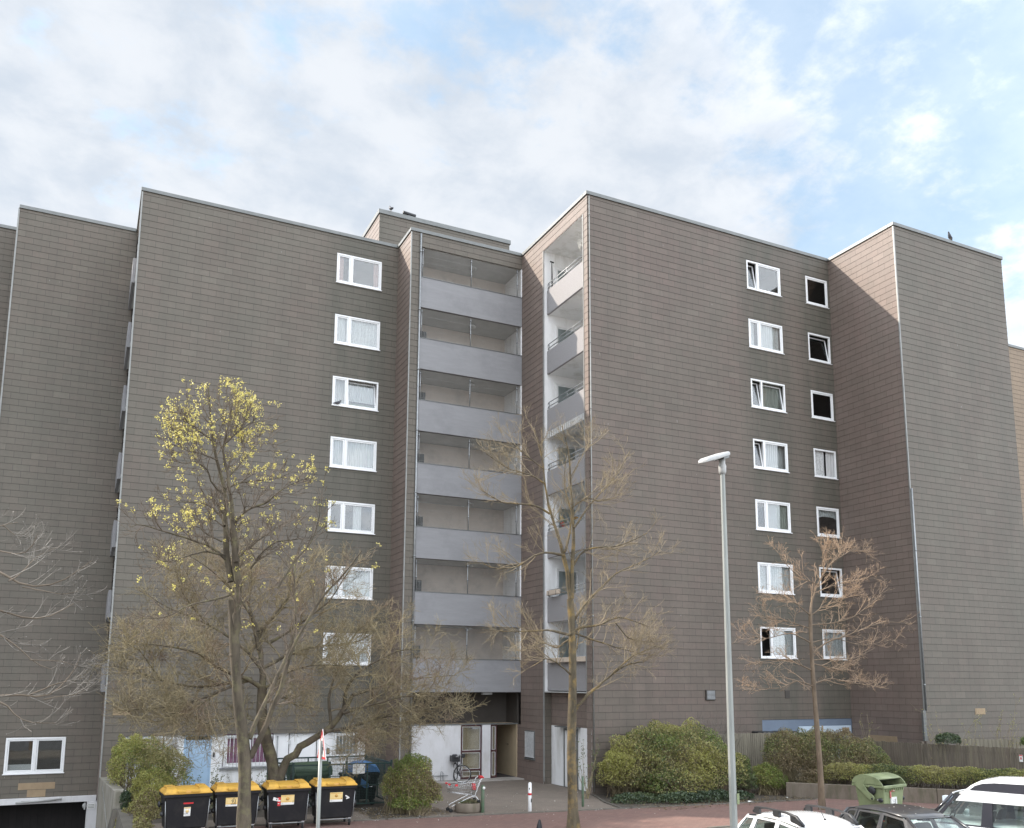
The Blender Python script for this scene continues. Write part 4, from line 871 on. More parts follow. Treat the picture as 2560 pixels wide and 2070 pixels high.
# ------------------------------------------------------------ yellow-lidded bins
def big_bin(label, x, y, rot=0.0, group=None):
    t = thing('rubbish_container', label, 'rubbish container', (x, y, 0), rot, group); t.scale = (.94, .94, .97)
    f = MB(); f.hexa([(-.53, -.38, .22), (.53, -.38, .22), (.53, .40, .22), (-.53, .40, .22)], [(-.60, -.49, 1.10), (.60, -.49, 1.10), (.60, .49, 1.10), (-.60, .49, 1.10)])
    body = f.build('body', 'black', t, bevel=.045, seg=3)
    f = MB(); f.box(-.635, .635, -.53, .53, 1.06, 1.145); f.build('rim', 'black', t, bevel=.02, seg=2)
    f = MB()
    f.box(-.55, -.5, -.42, -.40, .3, 1.0); f.box(.5, .55, -.42, -.40, .3, 1.0)
    # lid: sloping front, raised ribs
    f = MB(); f.loft([[(-.64, -.55, 1.146), (.64, -.55, 1.146), (.64, .54, 1.146), (-.64, .54, 1.146)], [(-.64, -.555, 1.18), (.64, -.555, 1.18), (.64, .54, 1.18), (-.64, .54, 1.18)],
                      [(-.55, -.42, 1.255), (.55, -.42, 1.255), (.57, .5, 1.255), (-.57, .5, 1.255)], [(-.42, -.22, 1.285), (.42, -.22, 1.285), (.45, .42, 1.285), (-.45, .42, 1.285)]], smooth=False)
    lid = f.build('lid', 'yellow', t, bevel=.025, seg=2)
    for sx in (-1, 1):
        f = MB(); f.loft([[(sx * .30, -.545, 1.19), (sx * .60, -.545, 1.19), (sx * .60, -.50, 1.19), (sx * .30, -.50, 1.19)], [(sx * .30, -.43, 1.275), (sx * .58, -.43, 1.275), (sx * .58, -.38, 1.25), (sx * .30, -.38, 1.25)],
                [(sx * .30, -.2, 1.32), (sx * .54, -.2, 1.32), (sx * .54, -.2, 1.25), (sx * .30, -.2, 1.25)], [(sx * .30, .4, 1.32), (sx * .54, .4, 1.32), (sx * .54, .4, 1.25), (sx * .30, .4, 1.25)]], smooth=False)
        f.box(sx * .50 - .02, sx * .50 + .02, -.05, .0, 1.31, 1.345); f.box(sx * .33 - .02, sx * .33 + .02, -.05, 0, 1.31, 1.34)
        f.build('lid_rib', 'yellow', lid, bevel=.012)
        f = MB(); f.box(min(sx * .07, sx * .29), max(sx * .07, sx * .29), -.585, -.50, 1.19, 1.25); f.build('lid_lip', 'yellow', lid, bevel=.01)
    f = MB(); f.box(-.07, .07, -.56, -.50, 1.185, 1.235); f.build('lid_grip', 'labelo', lid)
    for sx in (-1, 1):
        f = MB(); f.lathe([(.05, 0), (.085, .03), (.085, .06), (.03, .075), (.03, .12)], (sx * .60 if sx > 0 else -.72, 0, .86), 12, 'X'); f.lathe([(.05, 0), (.07, .04), (.07, .09)], (sx * .585 if sx > 0 else -.67, -.2, .62), 10, 'X'); f.build('lifting_trunnion', 'cardark', t)
    for sx in (-1, 1): f = MB(); f.tube([(sx * .585, -.45, .98), (sx * .545, -.40, .24)], .012, 6); f.build('steel_strut', 'steel', t)
    for yy_ in (-.40, .38): f = MB(); f.tube([(-.5, yy_, .20), (.5, yy_, .20)], .013, 6); f.build('axle_bar', 'steel', t)
    for sx in (-1, 1):
        for sy in (-1, 1):
            w = MB(); w.lathe([(.03, -.025), (.095, -.022), (.1, -.01), (.1, .01), (.095, .022), (.03, .025)], (sx * .46, sy * .33, .1), 16, 'X'); wh = w.build('wheel', 'rubber', t)
            w = MB(); w.box(sx * .46 - .035, sx * .46 - .028, sy * .33 - .035, sy * .33 + .035, .08, .22); w.box(sx * .46 + .028, sx * .46 + .035, sy * .33 - .035, sy * .33 + .035, .08, .22); w.box(sx * .46 - .05, sx * .46 + .05, sy * .33 - .05, sy * .33 + .05, .2, .23); w.build('fork', 'chrome', wh)
    return t
def front_y(z): return -.38 - .11 * (z - .22) / .88
def sticker(t, x, z, w, h, m, name='sticker', d=.003, parts=(), tilt=0):
    """flat label on the front face; parts = ((fx0, fx1, fz0, fz1, mat) ...) fractions"""
    a = math.atan2(.11, .88)
    tf = lambda p, zc=z: (x + (p[0]) * math.cos(tilt) - p[2] * math.sin(tilt), front_y(zc + p[2]) - p[1], zc + p[2] * math.cos(tilt) + p[0] * math.sin(tilt))
    f = MB(tf); f.box(-w / 2, w / 2, 0, d, -h / 2, h / 2); s = f.build(name, m, t)
    groups = {}
    for (a0, a1, b0, b1, mm) in parts: groups.setdefault(mm, []).append((a0, a1, b0, b1))
    for mm, L in groups.items():
        f = MB(tf)
        for a0, a1, b0, b1 in L: f.box((a0 - .5) * w, (a1 - .5) * w, d, d + .0015, (b0 - .5) * h, (b1 - .5) * h)
        f.build('print', mm, s)
    return s
def disc(t, x, z, r, m, d=.006):
    f = MB(lambda p: (x + p[0], front_y(z + p[2]) - d + p[1], z + p[2])); f.lathe([(r, 0), (r, -.0015)], (0, 0, 0), 20, 'Y'); f.build('print', m, t)
G4 = 'black containers with yellow lids in a row'
b1 = big_bin('leftmost yellow-lidded black container, with a red strip above an upright label', 2.68, 25.45, rad(3), G4)
sticker(b1, .02, .90, .26, .038, 'red', parts=())
s = sticker(b1, .0, .68, .175, .235, 'label', parts=((.02, .98, .84, .98, 'labely'), (.1, .9, .88, .92, 'labelo'), (.0, .62, .24, .29, 'ink'), (.1, .9, .1, .12, 'wire'))); disc(s, .0, .69, .045, 'labely')
b2 = big_bin('second yellow-lidded container from the left, behind the trunk, its label scrawled with black characters', 3.98, 25.55, rad(-1), G4)
s = sticker(b2, -.15, .86, .34, .235, 'labely', parts=((.0, 1, 0, .22, 'label'), (.05, .95, .9, .94, 'labelo'), (.05, .95, .3, .34, 'labelo'), (.42, .82, .2, .3, 'ink'), (.06, .2, .08, .12, 'wire')))
text_mesh('I*', .07, 'ink', s, (-.10, front_y(.95) - .006, .945), (rad(90), 0, 0)); text_mesh('93', .13, 'ink', s, (-.10, front_y(.88) - .007, .875), (rad(90), 0, rad(0)))
b3 = big_bin('third yellow-lidded container from the left, with torn white and red stickers beside its label', 5.34, 25.55, rad(-2), G4)
s = sticker(b3, -.02, .84, .38, .27, 'labely', parts=((0, 1, 0, .24, 'label'), (.04, .96, .88, .94, 'labelo'), (.04, .8, .3, .34, 'labelo'), (.88, .95, .3, .38, 'ink'), (.88, .95, .16, .22, 'ink'), (.05, .18, .08, .13, 'wire'))); disc(s, -.02, .87, .05, 'labelo')
sticker(b3, -.26, .80, .085, .24, 'red', parts=((.05, .95, .52, .68, 'label'), (.1, .6, .22, .32, 'label')))
sticker(b3, -.40, .88, .07, .09, 'label', tilt=-.25); sticker(b3, -.33, .86, .09, .08, 'label', tilt=-.2, d=.004, parts=((.3, .6, .3, .8, 'ink'),))
b4 = big_bin('rightmost yellow-lidded container, beside the sign pole, with a white scrap stuck right of its label', 6.70, 25.68, rad(-3), G4)
s = sticker(b4, .02, .83, .38, .27, 'labely', parts=((0, 1, 0, .24, 'label'), (.04, .96, .86, .93, 'labelo'), (.04, .9, .3, .34, 'labelo'), (.88, .95, .3, .38, 'ink'), (.05, .18, .08, .13, 'wire'))); disc(s, .02, .87, .045, 'labelo')
sticker(b4, .34, .84, .10, .035, 'label', tilt=-.5); sticker(b4, .37, .79, .10, .04, 'label', tilt=.3, d=.004)

def vault_bin(label, x, y, rot, bm_, lm, opened, arms=True, sc=1.0, group=None):
    """container with a rolling vault lid; side with the arm faces local -X, front faces local -Y"""
    t = thing('rubbish_container', label, 'rubbish container', (x, y, 0), rot, group); t.scale = (sc,) * 3
    f = MB(); f.hexa([(-.53, -.46, .20), (.53, -.46, .20), (.53, .46, .20), (-.53, .46, .20)], [(-.60, -.54, 1.05), (.60, -.54, 1.05), (.60, .56, 1.05), (-.60, .56, 1.05)])
    body = f.build('body', bm_, t, bevel=.05, seg=3)
    f = MB()
    f.box(-.66, .66, -.60, -.54, 1.02, 1.12); f.box(-.66, .66, .54, .64, 1.02, 1.12); f.box(-.66, -.60, -.54, .54, 1.02, 1.12); f.box(.60, .66, -.54, .54, 1.02, 1.12)
    f.build('rim', bm_, t, bevel=.015)
    f = MB()
    for i in range(9): f.box(-.5 + i * .12, -.46 + i * .12, -.575, -.53, .93, 1.02)
    f.build('rib', bm_, t)
    f = MB(); f.box(-.58, .58, -.52, .54, 1.051, 1.06); f.build('inside', 'ink', t)  # black plate standing for the dark hollow of the body
    # vault lid profile in y,z, pulled back when opened
    if opened: prof = [(.62, 1.13), (.60, 1.22), (.50, 1.33), (.32, 1.42), (.10, 1.45), (-.12, 1.42), (-.30, 1.37), (-.40, 1.32)]
    else: prof = [(.62, 1.13), (.60, 1.22), (.50, 1.32), (.30, 1.41), (.02, 1.45), (-.28, 1.40), (-.48, 1.30), (-.60, 1.14)]
    f = MB(); n = len(prof); X = .655
    vs = [(sx * X, y_, z_) for sx in (-1, 1) for y_, z_ in prof] + [(sx * X, y_ * .94, z_ - .035) for sx in (-1, 1) for y_, z_ in prof]
    fs = [(i, i + 1, n + i + 1, n + i) for i in range(n - 1)] + [(2 * n + i, 2 * n + i + 1, 3 * n + i + 1, 3 * n + i) for i in range(n - 1)]
    fs += [(0, n, 3 * n, 2 * n), (n - 1, 2 * n - 1, 4 * n - 1, 3 * n - 1)] + [(s_ * n + i, s_ * n + i + 1, s_ * n + 2 * n + i + 1, s_ * n + 2 * n + i) for s_ in (0, 1) for i in range(n - 1)]
    f.add(vs, fs, True); lid = f.build('lid', lm, t)
    if opened:
        f = MB(); ip = [(y_ * .90, z_ - .055) for y_, z_ in prof]; n_ = len(ip); f.add([(sx * .62, y_, z_) for sx in (-1, 1) for y_, z_ in ip], [(i, i + 1, n_ + i + 1, n_ + i) for i in range(n_ - 1)]); f.build('lid_shade', 'ink', lid)  # black sheet standing for the shade under the open lid
    f = MB()
    side = prof + ([(-.52, 1.19), (-.56, 1.13)] if opened else [])
    for sx in (-1, 1):
        f = MB(); f.prism([(sx * .645, y_, z_) for y_, z_ in side], (sx * .03, 0, 0)); f.build('lid_side', lm, lid, bevel=.008)
    for sx in ((-1, 1) if arms else ()):
        a = MB(); pr = [(.50, 1.10), (.20, 1.36), (.06, 1.36), (.14, 1.10), (.02, .92), (-.16, .80), (-.24, .70), (-.20, .60), (-.08, .60), (.10, .74), (.42, 1.0)]
        a.prism([(sx * .66, y_, z_) for y_, z_ in pr], (sx * .035, 0, 0)); am = a.build('lid_arm', lm, t, bevel=.01)
        a = MB(); a.lathe([(.035, 0), (.035, .05)], (sx * .66 if sx > 0 else -.71, -.15, .67), 12, 'X'); a.build('arm_bolt', 'cardark', am)
        a = MB(); a.lathe([(.02, 0), (.10, .02), (.15, .06), (.13, .10), (.05, .12)] if sx > 0 else [(.05, 0), (.13, .02), (.15, .06), (.10, .10), (.02, .12)], (sx * .56 if sx > 0 else -.70, -.12, .93), 16, 'X'); a.build('lid_spring', 'cardark', t)
        a = MB(); a.tube([(sx * .62, -.2, .64), (sx * .66, -.40, .64)], .018, 8); a.build('steel_strut', 'chrome', t); a = MB(); a.lathe([(.05, 0), (.075, .02), (.075, .08), (.03, .10)], (sx * .58 if sx > 0 else -.68, -.42, .64), 12, 'X'); a.build('lifting_trunnion', 'cardark', t)
    for sx in (-1, 1):
        for sy in (-1, 1):
            w = MB(); w.lathe([(.03, -.025), (.095, -.022), (.1, 0), (.095, .022), (.03, .025)], (sx * .46, sy * .36, .1), 16, 'X'); w.box(sx * .46 - .04, sx * .46 + .04, sy * .36 - .04, sy * .36 + .04, .17, .21); w.build('wheel', 'rubber', t)
    return t
vb = vault_bin('faded green container with its vault lid rolled open, on the path before the low wall', 22.38, 20.22, rad(9), 'bingreen', 'bingreen', True, sc=.90)
# labels on its front
f = MB(); f.box(-.26, -.205, -.552, -.53, .70, .97); f.box(-.17, .0, -.556, -.53, .91, .96)
s = f.build('red_sticker', 'red', vb); f = MB()
for i in range(6): f.box(-.245, -.22, -.555, -.552, .72 + i * .04, .74 + i * .04)
f.box(-.15, -.02, -.559, -.556, .925, .945); f.build('print', 'label', s)
f = MB(); f.box(-.21, .12, -.545, -.50, .30, .72); s = f.build('white_label', 'label', vb); f = MB()
for i in range(5): f.box(-.16 + .05 * (i % 2), -.02 + .04 * (i % 3), -.549, -.545, .40 + i * .055, .415 + i * .055)
f.box(.0, .05, -.549, -.545, .42, .66); f.build('print', 'wire', s)
f = MB(lambda p: p)
vault_bin('dark green vault-lidded container half hidden behind the enclosure mesh', 7.05, 30.2, rad(5), 'dkgreen', 'dkgreen', False, sc=.95)
bb = vault_bin('black container with a bright blue vault lid inside the mesh enclosure', 8.72, 29.65, rad(75), 'black', 'blueplastic', False, sc=.95)
t = thing('wheelie_bin', 'small grey black wheeled bin under the white notice in the enclosure', 'bin', (8.15, 29.05, 0))
f = MB(); f.hexa([(-.24, -.24, .08), (.24, -.24, .08), (.24, .24, .08), (-.24, .24, .08)], [(-.30, -.30, .98), (.30, -.30, .98), (.30, .30, .98), (-.30, .30, .98)]); f.build('body', 'black', t, bevel=.03)
f = MB(); f.box(-.33, .33, -.35, .33, .98, 1.08); f.build('lid', 'cardark', t, bevel=.035, seg=2)

# bin enclosure of green steel mesh
en = thing('bin_enclosure', 'low dark green steel mesh enclosure standing behind the yellow-lidded containers', 'enclosure', (7.7, 28.9, 0), world=True)
corner = [(5.95, 30.0), (6.2, 28.7), (9.38, 28.55), (9.42, 31.6)]
def mesh_panel(a, b, z0, z1):
    a, b = Vector((*a, 0)), Vector((*b, 0)); d = b - a; L = d.length; u = d / L
    tf = lambda p: (a.x + u.x * p[0] - u.y * p[1], a.y + u.y * p[0] + u.x * p[1], p[2])
    f = MB(tf); f.box(0, L, -.02, .02, z1 - .045, z1); f.box(0, L, -.015, .015, z0, z0 + .035); f.box(0, L, -.015, .015, .70, .73)
    n = max(1, round(L / .75))
    for i in range(n + 1): f.box(L * i / n - .02, L * i / n + .02, -.021, .021, z0, z1)
    f.build('frame', 'fencegreen', en)
    g = MB(tf); r = .003
    x = .05
    while x < L: g.box(x - r, x + r, -r, r, z0, z1); x += .05
    z = z0 + .05
    while z < z1: g.box(0, L, -r, r, z - r, z + r); z += .05
    g.build('wire_mesh', 'fencegreen', en)
for a, b in zip(corner, corner[1:]): mesh_panel(a, b, .12, 1.42)
mesh_panel((5.95, 31.6), (9.42, 31.6), .12, 1.42)
for x, y in corner + [(7.35, 28.64), (7.9, 28.62)]:
    f = MB(); f.box(x - .03, x + .03, y - .03, y + .03, 0, 1.50); f.build('fence_post', 'fencegreen', en)
nt = thing('paper_notice', 'white paper notice tied to the mesh of the bin enclosure', 'notice', (8.28, 28.54, 1.24), rotz=rad(-2))
f = MB(); f.box(-.20, .20, -.012, -.002, -.15, .15); sh = f.build('sheet', 'label', nt); f = MB()
for i in range(4): f.box(-.14 + (i == 0) * .05, .14 - (i % 2) * .05, -.0145, -.012, .09 - i * .05, .10 - i * .05)
f.build('print', 'wire', sh)

# posts, bollard, tub ---------------------------------------------------
t = stick('path_post', 'green wooden post with a round white cap at the tub', 'post', 11.55, 25.98, 0, .84, .055, 'postgreen'); f = MB(); f.lathe([(.045, 0), (.045, .02)], (.01, -.075, .76), 12, 'Y'); f.build('reflector', 'label', t)
t = stick('bollard', 'white bollard with a red band at the edge of the forecourt', 'bollard', 13.05, 25.68, 0, .86, .058, 'pvc', k=14)
f = MB(); f.lathe([(.0595, .50), (.0595, .565)], (0, 0, 0), 14); f.build('red_band', 'red', t); f = MB(); f.lathe([(.059, 0), (.05, .02), (.02, .035)], (0, 0, .86), 14); f.build('cap', 'pvc', t)
f = MB(); f.box(.01, .04, -.062, -.05, .28, .40); f.box(-.05, -.02, -.062, -.05, .68, .73); f.build('scuff_mark', 'cardark', t)
t = stick('path_post', 'short mottled green post beside the climbing rose', 'post', 15.11, 25.88, 0, .98, .04, 'postgreen')
tub = thing('planter_tub', 'round low concrete planter tub under the shopping trolley', 'planter', (11.22, 26.35, 0))
f = MB(); f.lathe([(.40, 0), (.43, .06), (.43, .28), (.39, .30), (.36, .28), (.36, .20)], (0, 0, 0), 28); f.build('tub', 'planterwall', tub); f = MB(); f.lathe([(.36, .235), (.2, .25), (.0, .26)], (0, 0, 0), 20); f.build('soil', 'soil', tub)
sp = thing('warning_sign', 'triangular red bordered warning sign on a grey pole, turned almost edge-on', 'road sign', (4.30, 17.5, -.18))
f = MB(); f.tube([(0, 0, 0), (0, 0, 3.06)], .037, 14); f.build('pole', 'lampgrey', sp)
SA = rad(-90)
def srot(p, a=SA): return (p[0] * math.cos(a) - p[1] * math.sin(a) + .075, p[0] * math.sin(a) + p[1] * math.cos(a), p[2])
f = MB(srot); f.prism([(-.34, -.055, 2.71), (.34, -.055, 2.71), (0, -.055, 3.28)], (0, .012, 0)); tri = f.build('sign_plate', 'label', sp)
def tri_ring(y, s0, s1, cx=0, cz=2.90):
    o = [(-.34, 2.71), (.34, 2.71), (0, 3.28)]
    P = [(cx + (x - cx) * s0, y, cz + (z - cz) * s0) for x, z in o]; Q = [(cx + (x - cx) * s1, y, cz + (z - cz) * s1) for x, z in o]
    f = MB(srot)
    for i in range(3): j = (i + 1) % 3; f.add([P[i], P[j], Q[j], Q[i]], [(0, 1, 2, 3)])
    return f
tri_ring(-.0585, .99, .76).build('red_border', 'red', tri); tri_ring(-.0395, .99, .76).build('red_border', 'red', tri)
f = MB(srot)
for y in (-.0590, -.0390):
    for cx, s in ((-.07, 1), (.075, .85)):
        f.add([(cx + .022 * s * math.cos(a * math.pi / 4), y, 3.01 - .02 + (s - 1) * .12 + .022 * s * math.sin(a * math.pi / 4)) for a in range(8)], [tuple(range(8))])
        z0 = 2.78; h = .19 * s
        f.add([(cx - .03, y, z0 + h), (cx + .03, y, z0 + h), (cx + .022, y, z0 + h * .5), (cx + .06, y, z0), (cx + .03, y, z0), (cx, y, z0 + h * .4), (cx - .045, y, z0), (cx - .07, y, z0), (cx - .022, y, z0 + h * .5)], [tuple(range(9))])
        f.add([(cx + .03, y, z0 + h), (cx + .075, y, z0 + h * .66), (cx + .065, y, z0 + h * .58), (cx + .024, y, z0 + h * .8)], [(0, 1, 2, 3)])
f.build('pictogram', 'ink', tri)

lp = thing('street_lamp', 'tall octagonal grey lamp post with a flat angled head', 'street lamp', (11.50, 13.95, -.18))
f = MB(); f.tube([(0, 0, 0), (0, 0, .9), (0, 0, 8.50)], [.085, .082, .05], 8); 
po = f.build('pole', 'lampgrey', lp, bevel=0)
for p in po.data.polygons: p.use_smooth = False
f = MB(); f.lathe([(.062, 0), (.075, .05), (.08, .17), (.062, .22), (.062, .33)], (0, 0, 8.43), 16); f.build('head_socket', 'lampwhite', lp)
f = MB(lambda p: (p[0] * math.cos(rad(20)) - p[1] * math.sin(rad(20)), p[0] * math.sin(rad(20)) + p[1] * math.cos(rad(20)), 8.80 + p[2] + .36 * p[0]))
out = [(.09, -.12), (.04, -.17), (-.22, -.17), (-.72, -.10), (-.74, 0), (-.72, .12), (-.22, .20), (.04, .20), (.09, .14)]
f.loft([[(x, y, 0) for x, y in out], [(x, y, .05) for x, y in out], [(x * .93, y * .8, .085) for x, y in out]], smooth=False)
hd = f.build('lamp_head', 'lampwhite', lp, bevel=.008)
f = MB(f.tf); f.box(-.48, -.14, -.10, .12, -.012, .0); f.build('lamp_glass', 'label', hd)
f = MB(f.tf); f.box(-.10, .12, -.10, .10, -.05, -.001); f.build('gear_cover', 'flash', hd)
f = MB(); f.box(.03, .085, -.088, -.08, 1.9, 2.1); f.build('torn_sticker', 'bingreen', lp)

# bicycle -----------------------------------------------------------------
bk = thing('bicycle', 'black bicycle with a rear basket leaning by the entrance door', 'bicycle', (14.08, 34.45, .05), rotz=rad(-97))
def wheel(cx, cz, R, rot=0, off=(0, 0)):
    tf = lambda p: (cx + p[0] * math.cos(rot) - p[1] * math.sin(rot) + off[0], p[0] * math.sin(rot) + p[1] * math.cos(rot) + off[1], cz + p[2])
    t = MB(tf); t.tube([(R * math.cos(a), 0, R * math.sin(a)) for a in np.linspace(0, 2 * math.pi, 36, endpoint=False)], .02, 8, closed=True); w = t.build('wheel', 'rubber', bk)
    t = MB(tf); t.tube([((R - .028) * math.cos(a), 0, (R - .028) * math.sin(a)) for a in np.linspace(0, 2 * math.pi, 36, endpoint=False)], .011, 6, closed=True); t.build('rim', 'chrome', w)
    t = MB(tf)
    for a in np.linspace(0, 2 * math.pi, 20, endpoint=False): t.tube([(0, .02, 0), ((R - .03) * math.cos(a), 0, (R - .03) * math.sin(a))], .0016, 3)
    t.lathe([(.02, -.05), (.03, -.03), (.03, .03), (.02, .05)], (0, 0, 0), 10, 'Y'); t.build('spokes', 'chrome', w)
fr_ = rad(68)
wheel(-.02, .35, .345); wheel(1.03, .35, .345, fr_)
f = MB(); H = (.86, 0, .78); 
f.tube([(.42, 0, .30), (.28, 0, .85)], .017, 8); f.tube([(.42, 0, .30), (.83, 0, .66), (.86, 0, .80)], .022, 8); f.tube([(.34, 0, .62), (.84, 0, .74)], .016, 8)
for s in (-.04, .04): f.tube([(-.02, s, .35), (.42, s * .4, .30)], .01, 6); f.tube([(-.02, s, .35), (.32, s * .3, .70)], .009, 6)
f.tube([(.84, 0, .70), (.80, 0, .98)], .016, 8); f.build('frame', 'birdb', bk)
f = MB()
for s in (-.05, .05):
    f.tube([(1.03 - s * .9, s * .4, .35), (.90 - s * .5, s * .6, .72), (.85, 0, .76)], .013, 6)
f.build('fork', 'chrome', bk)
f = MB(lambda p: (.80 + p[0] * math.cos(fr_) - p[1] * math.sin(fr_), p[0] * math.sin(fr_) + p[1] * math.cos(fr_), p[2])); f.tube([(-.16, -.28, 1.05), (-.02, -.22, 1.08), (0, 0, 1.02), (-.02, .22, 1.08), (-.16, .28, 1.05)], .013, 8); f.build('handlebar', 'chrome', bk)
f = MB(f.tf); f.box(.02, .16, -.07, .07, .98, 1.14); f.build('front_lamp', 'cardark', bk, bevel=.02)
f = MB(); f.loft([[(.12, -.09, .92), (.12, .09, .92), (.12, .09, .97), (.12, -.09, .97)], [(.28, -.07, .92), (.28, .07, .92), (.28, .07, .96), (.28, -.07, .96)], [(.42, -.02, .93), (.42, .02, .93), (.42, .02, .955), (.42, -.02, .955)]]); f.build('saddle', 'seat', bk, bevel=.015)
f = MB()
for a in (-.17, .17):
    f.box(-.36, .06, a - .006, a + .006, .76, 1.0)
f.box(-.36, -.35, -.17, .17, .76, 1.0); f.box(.05, .06, -.17, .17, .76, 1.0); f.box(-.36, .06, -.17, .17, .755, .762); f.build('rear_basket', 'cardark', bk)
f = MB(); f.box(-.2, .02, -.12, .1, .78, 1.05); f.build('bag', 'birdb', bk, bevel=.05, seg=3)
f = MB()
for s in (-1, 1): f.tube([(.42, s * .05, .30), (.42 + s * .1, s * .09, .30 - s * .13), (.42 + s * .1, s * .17, .30 - s * .13)], .01, 6)
f.lathe([(.09, -.004), (.09, .004)], (.42, .05, .30), 18, 'Y'); f.build('crank', 'cardark', bk)
f = MB()
for a0, a1, cx in ((.2, 2.9, -.02),):
    f.tube([(cx + .375 * math.cos(a), 0, .35 + .375 * math.sin(a)) for a in np.linspace(a0, a1, 12)], .012, 5)
f.build('mudguard', 'birdb', bk)
rk = thing('bicycle_rack', 'bare steel bicycle rack on the wall left of the bicycle', 'bicycle rack', (13.55, 34.6, .05)); f = MB(); f.tube([(-.06, 0, 0), (-.06, 0, .34), (-.03, 0, .38), (.03, 0, .34), (.03, 0, 0)], .012, 6); f.box(-1.3, .3, .11, .14, .17, .2); f.tube([(0, -.2, 0), (0, -.2, .3), (0, .1, .3)], .012, 6); f.build('rack_bars', 'steel', rk)

# shopping trolley ---------------------------------------------------------
tr = thing('shopping_trolley', 'silver wire shopping trolley with red corners tipped onto the planter tub', 'shopping trolley', (11.15, 26.55, 0), rotz=rad(-8))
def T(p): return p
f = MB(); W = .26
# basket: nose to the left (-x), handle to the right
nose0, nose1 = (-.50, .62, .80), (0, 0, 0)
top = lambda t, s: (-.52 + 1.0 * t, s * (W * .75 + .07 * t), .86 + .06 * t)
bot = lambda t, s: (-.50 + .84 * t, s * (W * .65 + .05 * t), .60 - .10 * t)
for s in (-1, 1):
    f.tube([top(0, s), top(1, s)], .008, 6); f.tube([bot(0, s), bot(1, s)], .007, 6)
    for q in (.25, .5, .75):
        a, b = Vector(top(0, s)).lerp(Vector(bot(0, s)), q), Vector(top(1, s)).lerp(Vector(bot(1, s)), q); f.tube([a, b], .004, 4)
    for i in range(15):
        t_ = i / 14; f.tube([top(t_, s), bot(t_, s)], .0028, 4)
for i in range(6):
    t_ = i / 5; a = Vector(top(0, -1)).lerp(Vector(top(0, 1)), t_); b = Vector(bot(0, -1)).lerp(Vector(bot(0, 1)), t_); f.tube([a, b], .0028, 4)
    a = Vector(top(1, -1)).lerp(Vector(top(1, 1)), t_); b2 = Vector(bot(1, -1)).lerp(Vector(bot(1, 1)), t_); f.tube([a, b2], .0028, 4); f.tube([b, b2], .0028, 4)
for q in (0, .33, .66, 1):
    for t_ in (0, 1): f.tube([Vector(top(t_, -1)).lerp(Vector(bot(t_, -1)), q), Vector(top(t_, 1)).lerp(Vector(bot(t_, 1)), q)], .004, 4)
f.build('basket', 'chrome', tr)
f = MB()
for s in (-1, 1):
    f.tube([(.55, s * .27, 1.04), (.46, s * .29, .98), (.30, s * .24, .50), (.12, s * .22, .44), (-.42, s * .20, .20), (-.47, s * .20, .10)], .014, 8)
    f.tube([(.30, s * .24, .50), (.40, s * .26, .38), (.42, s * .26, .32)], .013, 8)
f.tube([(.12, -.22, .44), (.12, .22, .44)], .01, 6); f.build('chassis', 'chrome', tr)
f = MB(); f.tube([(.56, -.30, 1.05), (.56, .30, 1.05)], .02, 8); f.box(.50, .60, -.1, .1, 1.0, 1.08); f.build('handle', 'red', tr)
f = MB()
for s in (-1, 1): f = MB(); f.box(-.56, -.50, s * .2 - .03, s * .2 + .03, .835, .885); f.build('red_corner', 'red', tr)
f = MB(); f.box(-.35, -.26, -.235, -.215, .80, .86); f.build('red_tag', 'red', tr)
f = MB(); f.box(.28, .36, -.1, .12, .66, .84); f.build('child_seat_flap', 'red', tr)
for s in (-1, 1):
    w = MB(); w.lathe([(.02, -.015), (.06, -.013), (.06, .013), (.02, .015)], (-.47, s * .20, .06), 14, 'Y'); w.build('castor', 'rubber', tr)
    w = MB(); w.lathe([(.02, -.015), (.055, -.013), (.055, .013), (.02, .015)], (.42, s * .26, .32), 14, 'Y'); w.build('castor', 'rubber', tr)

# hanging things on the loggias ---------------------------------------------
aw = thing('awning', 'narrow striped awning valance under the fourth balcony slab from the top', 'awning', (xE + .1, 30.5, 14.6), world=True)
n = 90; vs = []
for i in range(n + 1):
    y = 28.9 + 3.3 * i / n; vs += [(xE + .10 + .01 * math.sin(i * 1.7), y, 14.60), (xE + .10 + .02 * math.sin(i * 1.7 + .6), y, 14.33 + .012 * math.sin(i * 1.57))]
f = MB(); f.add(vs, [(2 * i, 2 * i + 2, 2 * i + 3, 2 * i + 1) for i in range(n)], True); vl = f.build('valance', 'pvc', aw)
f = MB()
for i in range(0, n, 2): f.add([tuple(Vector(vs[2 * i + j]) + Vector((-.006, 0, 0))) for j in (0, 2, 3, 1)], [(0, 1, 2, 3)])
f.build('stripes', 'wire', vl); f = MB(); f.tube([(xE + .14, 28.85, 14.60), (xE + .14, 32.25, 14.60)], .03, 8); f.build('roller', 'steel', aw)
for z, ln, lb_ in ((4.86, 3.1, 'long cream flower trough along the lowest balcony'), (7.62, .9, 'short cream flower trough at the left end of the second lowest balcony')):
    y1_ = 32.0; fb = thing('flower_trough', lb_, 'flower box', (xE + .08, y1_ - ln / 2, z), world=True)
    f = MB(); f.box(xE - .02, xE + .15, y1_ - ln, y1_, z - .02, z + .17); f.build('trough', 'terracotta', fb, bevel=.01)
    for k_ in range(max(2, int(ln / .8))): f = MB(); f.tube([(xE - .03, y1_ - .2 - k_ * .6, z + .12), (xE - .03, y1_ - .2 - k_ * .6, z - .06), (xE + .17, y1_ - .2 - k_ * .6, z - .08)], .008, 4); f.build('bracket', 'cardark', fb)
hg = thing('paper_ornament', 'white paper ornament hanging from the ceiling of the top balcony', 'ornament', (xE + .55, 30.1, 22.5)); f = MB(); rng = random.Random(5)
